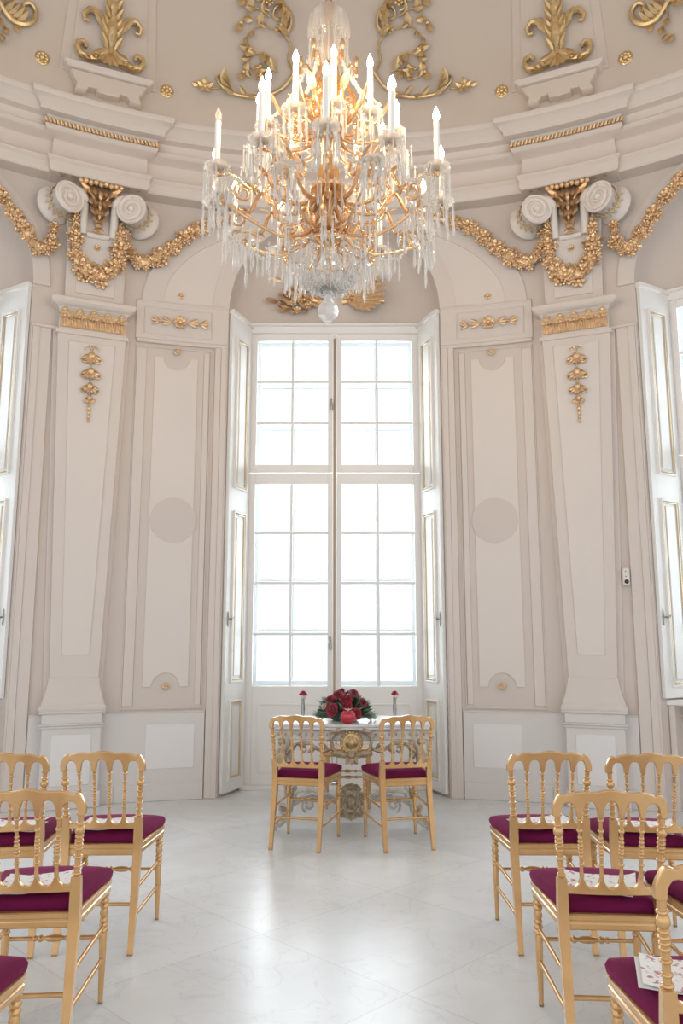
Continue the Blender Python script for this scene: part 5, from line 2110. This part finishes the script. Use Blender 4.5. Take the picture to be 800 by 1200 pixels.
# pierced apron scrolls either side
for sg in (-1, 1):
    mb = MB()
    mb.tube([(sg * 0.15, -0.35, 0.60), (sg * 0.21, -0.345, 0.575), (sg * 0.27, -0.34, 0.60), (sg * 0.31, -0.335, 0.635), (sg * 0.36, -0.33, 0.63), (sg * 0.385, -0.325, 0.59), (sg * 0.36, -0.325, 0.565), (sg * 0.34, -0.325, 0.585)], [0.013, 0.014, 0.013, 0.012, 0.013, 0.012, 0.010, 0.008], 8)
    mb.tube([(sg * 0.31, -0.33, 0.64), (sg * 0.38, -0.325, 0.645), (sg * 0.45, -0.32, 0.61), (sg * 0.49, -0.315, 0.56), (sg * 0.47, -0.315, 0.525), (sg * 0.44, -0.315, 0.54)], [0.010, 0.012, 0.013, 0.012, 0.010, 0.008], 8)
    for k in range(4):
        mb.leaf((sg * (0.18 + 0.08 * k), -0.345 + 0.006 * k, 0.60 + 0.015 * (k % 2)), (sg * 0.8, -0.2, -0.5 if k % 2 else 0.5), 0.09, 0.04, (0, -1, 0), 0.3)
    mb.build('apron_scroll', M['table_gold'], tb)
# cabriole legs with scroll feet
for sx in (-1, 1):
    for sy in (-1, 1):
        mb = MB()
        pts = [(sx * 0.50, sy * 0.27, 0.66), (sx * 0.525, sy * 0.29, 0.60), (sx * 0.53, sy * 0.295, 0.52), (sx * 0.515, sy * 0.28, 0.42), (sx * 0.495, sy * 0.255, 0.32), (sx * 0.465, sy * 0.24, 0.22), (sx * 0.465, sy * 0.24, 0.14), (sx * 0.50, sy * 0.26, 0.07), (sx * 0.55, sy * 0.285, 0.035)]
        mb.tube(pts, [0.045, 0.045, 0.040, 0.034, 0.028, 0.025, 0.024, 0.024, 0.024], 10)
        c_ = Vector((sx * 0.56, sy * 0.29, 0.045))
        dr = Vector((sx * 0.89, sy * 0.45, 0))
        sp = []
        for i in range(22):
            a = -PI / 2 + 8.0 * i / 21
            r_ = 0.040 * (1 - 0.7 * i / 21)
            sp.append(c_ + dr * (r_ * math.cos(a)) + Vector((0, 0, r_ * math.sin(a))))
        mb.tube(sp, 0.011, 7)
        leg = mb.build('leg', M['table_paint'], tb)
        mb = MB()
        for k in range(5):
            a = -0.5 + 0.25 * k
            mb.leaf((sx * 0.525, sy * 0.32, 0.63), (sx * 0.2 + a * 0.5, sy * 0.1, -1), 0.17, 0.05, (sx * 0.4, sy, 0), 0.15)
        mb.ell((sx * 0.53, sy * 0.325, 0.645), (0.03, 0.02, 0.03), None, 8, 6)
        for k in (-1, 1):
            mb.leaf((sx * 0.47, sy * 0.255, 0.20), (sx * 0.25 * k, sy * 0.1, 0.9), 0.12, 0.04, (0, sy, 0), 0.2)
            mb.leaf((sx * 0.48, sy * 0.26, 0.12), (sx * 0.6, sy * 0.2, -0.6 * k), 0.08, 0.04, (0, sy, 0), 0.2)
        mb.build('gilt_leaves', M['table_gold'], leg)
# curved stretcher that meets in a carved cartouche
for sx in (-1, 1):
    mb = MB()
    for sy in (-1, 1):
        mb.tube([(sx * 0.475, sy * 0.245, 0.16), (sx * 0.40, sy * 0.20, 0.20), (sx * 0.30, sy * 0.13, 0.215), (sx * 0.19, sy * 0.05, 0.19), (sx * 0.10, sy * 0.02, 0.14), (sx * 0.05, 0, 0.13)], [0.020, 0.022, 0.022, 0.022, 0.02, 0.02], 8)
        sp = [(sx * (0.33 + 0.055 * (1 - 0.7 * i / 20) * math.cos(-1.2 + 7.5 * i / 20)), sy * 0.15, 0.15 + 0.055 * (1 - 0.7 * i / 20) * math.sin(-1.2 + 7.5 * i / 20)) for i in range(21)]
        mb.tube(sp, 0.011, 7)
        mb.leaf((sx * 0.30, sy * 0.14, 0.22), (-sx, 0, 0.1), 0.12, 0.05, (0, 0, 1), 0.2)
    mb.build('stretcher', M['table_paint'], tb)
mb = MB()
mb.prism([(0, 0.305), (0.055, 0.285), (0.05, 0.25), (0.095, 0.235), (0.115, 0.20), (0.085, 0.175), (0.075, 0.13), (0.10, 0.095), (0.085, 0.05), (0.04, 0.045), (0, 0.025), (-0.04, 0.045), (-0.085, 0.05), (-0.10, 0.095), (-0.075, 0.13), (-0.085, 0.175), (-0.115, 0.20), (-0.095, 0.235), (-0.05, 0.25), (-0.055, 0.285)], -0.115, -0.03, None, 0.012)
mb.ell((0, -0.105, 0.165), (0.042, 0.03, 0.060), None, 12, 8)
for sg in (-1, 1):
    mb.tube([(sg * 0.02, -0.12, 0.285), (sg * 0.06, -0.125, 0.255), (sg * 0.048, -0.125, 0.205), (sg * 0.09, -0.12, 0.205), (sg * 0.12, -0.115, 0.225)], [0.012, 0.013, 0.011, 0.011, 0.008], 8)
    mb.tube([(sg * 0.055, -0.12, 0.20), (sg * 0.065, -0.125, 0.14), (sg * 0.04, -0.125, 0.10), (sg * 0.075, -0.12, 0.06), (sg * 0.09, -0.115, 0.085)], [0.010, 0.012, 0.012, 0.012, 0.008], 8)
    for k in range(3):
        mb.leaf((sg * 0.03, -0.12, 0.255), (sg * (0.25 + 0.4 * k), -0.2, 0.9 - 0.3 * k), 0.06, 0.035, (0, -1, 0), 0.35)
        mb.leaf((sg * 0.02, -0.12, 0.095), (sg * (0.2 + 0.45 * k), -0.2, -0.8 + 0.3 * k), 0.06, 0.04, (0, -1, 0), 0.35)
mb.leaf((0, -0.12, 0.25), (0, -0.2, 1), 0.065, 0.05, (0, -1, 0), 0.4)
mb.leaf((0, -0.12, 0.09), (0, -0.2, -1), 0.06, 0.05, (0, -1, 0), 0.4)
mb.build('stretcher_cartouche', M['table_gold'], tb)

# ------------------------------------------------------------------ stool behind the table
st = thing('stool', 'gilded stool standing behind the marble-topped table', 'stool', (TX - 0.02, 7.05, 0))
mb = MB()
mb.box((0, 0, 0.455), (0.42, 0.38, 0.05), None, 0.012)
mb.build('seat_frame', M['chair_gold'], st)
mb = MB()
mb.box((0, 0, 0.484), (0.39, 0.35, 0.012), None, 0.005)
mb.build('seat_board', M['chair_gold'], st)
for sx in (-1, 1):
    for sy in (-1, 1):
        mb = MB()
        mb.lathe([(0.010, 0), (0.015, 0.2), (0.017, 0.33), (0.021, 0.345), (0.016, 0.36), (0.02, 0.39), (0.019, 0.44)], 12, Matrix.Translation((sx * 0.18, sy * 0.155, 0)))
        mb.build('leg', M['chair_gold'], st)
for sy in (-1, 1):
    mb = MB()
    X, L = along((-0.18, sy * 0.155, 0.26), (0.18, sy * 0.155, 0.26))
    mb.lathe(turned(0, L, 0.009, [(0.3, 0.014, 0.01), (0.5, 0.015, 0.03), (0.7, 0.014, 0.01)]), 12, X)
    mb.build('stretcher', M['chair_gold'], st)
for sx in (-1, 1):
    mb = MB()
    mb.tube([(sx * 0.18, -0.155, 0.20), (sx * 0.18, 0.155, 0.20)], 0.009, 8)
    mb.build('stretcher', M['chair_gold'], st)


# ------------------------------------------------------------------ flowers on the table
def rose_mesh(mb, c, r, nrm, rng):
    """layered rose head, opening along nrm"""
    q = Vector(nrm).normalized().to_track_quat('Z', 'Y').to_matrix().to_4x4()
    X = Matrix.Translation(Vector(c)) @ q @ Matrix.Rotation(rng.random() * 6, 4, 'Z')
    mb.ell((0, 0, r * 0.25), (r * 0.30, r * 0.30, r * 0.55), X, 8, 6)
    for lay, (cnt, rr, h, tilt) in enumerate(((3, 0.34, 0.95, 0.10), (4, 0.55, 0.90, 0.35), (5, 0.78, 0.72, 0.62), (6, 0.98, 0.50, 0.95))):
        for k in range(cnt):
            a0 = 2 * PI * (k + 0.5 * (lay % 2)) / cnt
            span = 2 * PI / cnt * 0.72
            vs, fs = [], []
            nu, nv = 4, 4
            for sd in (0, 1):
                for i in range(nu + 1):
                    for j in range(nv + 1):
                        u = -1 + 2 * i / nu
                        v_ = j / nv
                        a = a0 + u * span * (0.35 + 0.65 * math.sin(min(1, v_ * 1.25) * PI / 2)) * (1 - 0.25 * max(0, v_ - 0.8) * 5 * u * u)
                        rad_ = r * (0.12 + (rr - 0.12) * (v_ ** 0.6) + tilt * 0.16 * v_ ** 3) - sd * r * 0.035
                        z = r * (-0.25 + h * v_ * (1 - 0.12 * u * u) - tilt * 0.28 * v_ ** 3)
                        vs.append((rad_ * math.cos(a), rad_ * math.sin(a), z))
            N = (nu + 1) * (nv + 1)
            for i in range(nu):
                for j in range(nv):
                    b_ = i * (nv + 1) + j
                    fs.append((b_, b_ + 1, b_ + nv + 2, b_ + nv + 1))
                    fs.append((N + b_, N + b_ + nv + 1, N + b_ + nv + 2, N + b_ + 1))
            for i in range(nu):
                b_ = i * (nv + 1) + nv
                fs.append((b_, N + b_, N + b_ + nv + 1, b_ + nv + 1))
            mb.add(vs, fs, X)


fl = thing('flower_arrangement', 'low mound of red roses and green foliage on the marble table', 'flower arrangement', (TX - 0.05, TY - 0.03, ZT + 0.006))
rng = random.Random(8)
mb = MB()
mb.lathe([(0.10, 0.0), (0.115, 0.02), (0.12, 0.06), (0.08, 0.09)], 16)
for k in range(150):
    a = rng.uniform(0, 2 * PI)
    e = rng.uniform(0.0, 1.25)
    d = Vector((math.cos(a) * math.cos(e), 0.6 * math.sin(a) * math.cos(e), math.sin(e) * 0.9 + 0.05))
    b_ = Vector((d.x * 0.10, d.y * 0.10, 0.03 + 0.06 * d.z))
    L = rng.uniform(0.06, 0.10) * (1.15 if abs(d.x) > 0.8 else 1)
    mb.leaf(b_ + d * 0.03, d, L, rng.uniform(0.025, 0.045), (d.y, -d.x, 0.6), rng.uniform(0, 0.3), None, 0.06)
mb.build('foliage', M['leaf'], fl)
mb = MB()
for k in range(120):
    a = rng.uniform(0, 2 * PI)
    e = rng.uniform(-0.05, 1.3)
    d = Vector((math.cos(a) * math.cos(e), 0.6 * math.sin(a) * math.cos(e), abs(math.sin(e)) * 0.85 + 0.08))
    b_ = Vector((d.x * 0.15, d.y * 0.15, 0.04 + 0.12 * d.z))
    mb.leaf(b_, d, rng.uniform(0.05, 0.11), 0.014, (d.y, -d.x, 0.4), rng.uniform(-0.2, 0.4), None, 0.08)
for sx in (-1, 1):
    for k in range(16):
        mb.leaf((sx * (0.10 + 0.006 * k), -0.07, 0.02 + 0.004 * (k % 6)), (sx, -0.3 + 0.05 * (k % 7), 0.12 * (k % 4)), 0.10, 0.022, (0, -0.3, 1), 0.1, None, 0.07)
mb.build('pale_foliage', M['leaf_pale'], fl)
ROSES = [(-0.055, -0.06, 0.195, 0.040), (-0.115, -0.05, 0.155, 0.036), (-0.098, -0.11, 0.085, 0.044), (0.012, -0.09, 0.165, 0.040), (0.018, -0.11, 0.120, 0.034),
         (0.072, -0.03, 0.205, 0.038), (0.140, -0.05, 0.135, 0.036), (0.090, -0.12, 0.055, 0.038), (-0.02, 0.02, 0.215, 0.034), (0.03, 0.08, 0.19, 0.036), (-0.09, 0.07, 0.14, 0.036), (0.11, 0.07, 0.12, 0.036)]
for x, y, z, r in ROSES:
    mb = MB()
    rose_mesh(mb, (x * 1.04, y * 1.08, z), r * 1.12, (x * 1.2, y * 1.1 - 0.05, z * 0.8), rng)
    o = mb.build('rose', M['rose'], fl, sharp=60)
for x, y, z, r in ((-0.165, -0.06, 0.105, 0.026), (-0.12, 0.0, 0.165, 0.022), (0.04, -0.02, 0.19, 0.022)):
    mb = MB()
    rose_mesh(mb, (x, y, z), r, (x, y - 0.05, z), rng)
    o = mb.build('rose', M['cream_pink'], fl, sharp=60)
    o['label'] = 'small pale pink rose'
for x, y, z, r in ((-0.185, -0.03, 0.030, 0.034), (0.195, -0.02, 0.032, 0.036), (0.235, 0.0, 0.026, 0.028)):
    mb = MB()
    rose_mesh(mb, (x, y, z), r, (x, y - 0.1, 0.1), rng)
    o = mb.build('rose', M['rose_white'], fl, sharp=60)
    o['label'] = 'white rose at the edge'

ap = thing('glass_apple', 'shiny red apple-shaped candle holder before the roses on the table', 'candle holder', (TX - 0.025, TY - 0.255, ZT))
mb = MB()
mb.lathe([(0.012, 0.000), (0.034, 0.002), (0.050, 0.014), (0.060, 0.038), (0.061, 0.060), (0.053, 0.082), (0.036, 0.094), (0.016, 0.092), (0.004, 0.085)], 28, None, (0, 0), 0.012, 5)
mb.build('body', M['apple'], ap)
mb = MB()
mb.tube([(0, 0, 0.085), (0.002, 0, 0.100), (0.006, 0, 0.112)], [0.004, 0.003, 0.004], 8)
for k in (-1, 1):
    mb.leaf((0.002, 0, 0.098), (k, -0.2, 0.25), 0.035, 0.02, (0, -0.3, 1), 0.2, None, 0.1)
mb.build('stem', M['plastic'], ap)


def bud_vase(x, y, label):
    root = thing('bud_vase', label, 'vase', (x, y, ZT), 0, 'slim glass bud vases on the table')
    mb = MB()
    mb.lathe([(0.024, 0.0), (0.026, 0.006), (0.010, 0.014), (0.008, 0.03), (0.014, 0.06), (0.016, 0.10), (0.011, 0.15), (0.013, 0.165), (0.010, 0.16), (0.009, 0.15), (0.013, 0.10), (0.011, 0.06), (0.004, 0.034)], 16)
    mb.build('glass_body', M['clearvase'], root)
    mb = MB()
    mb.tube([(0, 0, 0.05), (0.003, 0, 0.12), (0.0, 0, 0.195)], 0.0028, 6)
    mb.leaf((0, 0, 0.165), (1, 0, 0.5), 0.035, 0.016, (0, -0.3, 1), 0.2)
    mb.leaf((0, 0, 0.16), (-1, -0.3, 0.6), 0.035, 0.016, (0, -0.3, 1), 0.2)
    mb.build('flower_stem', M['leaf_pale'], root)
    for dx, dz, r in ((0.0, 0.215, 0.024), (-0.018, 0.205, 0.016), (0.019, 0.202, 0.017)):
        mb = MB()
        rose_mesh(mb, (dx, -0.005, dz), r, (dx * 8, -0.4, 1), random.Random(int(dx * 1000) + 50))
        mb.build('blossom', M['rose_pink'], root, sharp=60)
    mb = MB()
    mb.ell((-0.006, -0.012, 0.188), (0.016, 0.012, 0.012), None, 8, 6)
    mb.ell((0.010, -0.010, 0.184), (0.013, 0.011, 0.011), None, 8, 6)
    mb.build('pale_bud', M['cream_pink'], root)
    return root


vz = bud_vase(-0.237, TY - 0.06, 'slim glass vase with a pink blossom, left of the rose mound')
dup(vz, (0.494, TY - 0.06, ZT), 0.6, 'slim glass vase with a pink blossom, right of the rose mound')
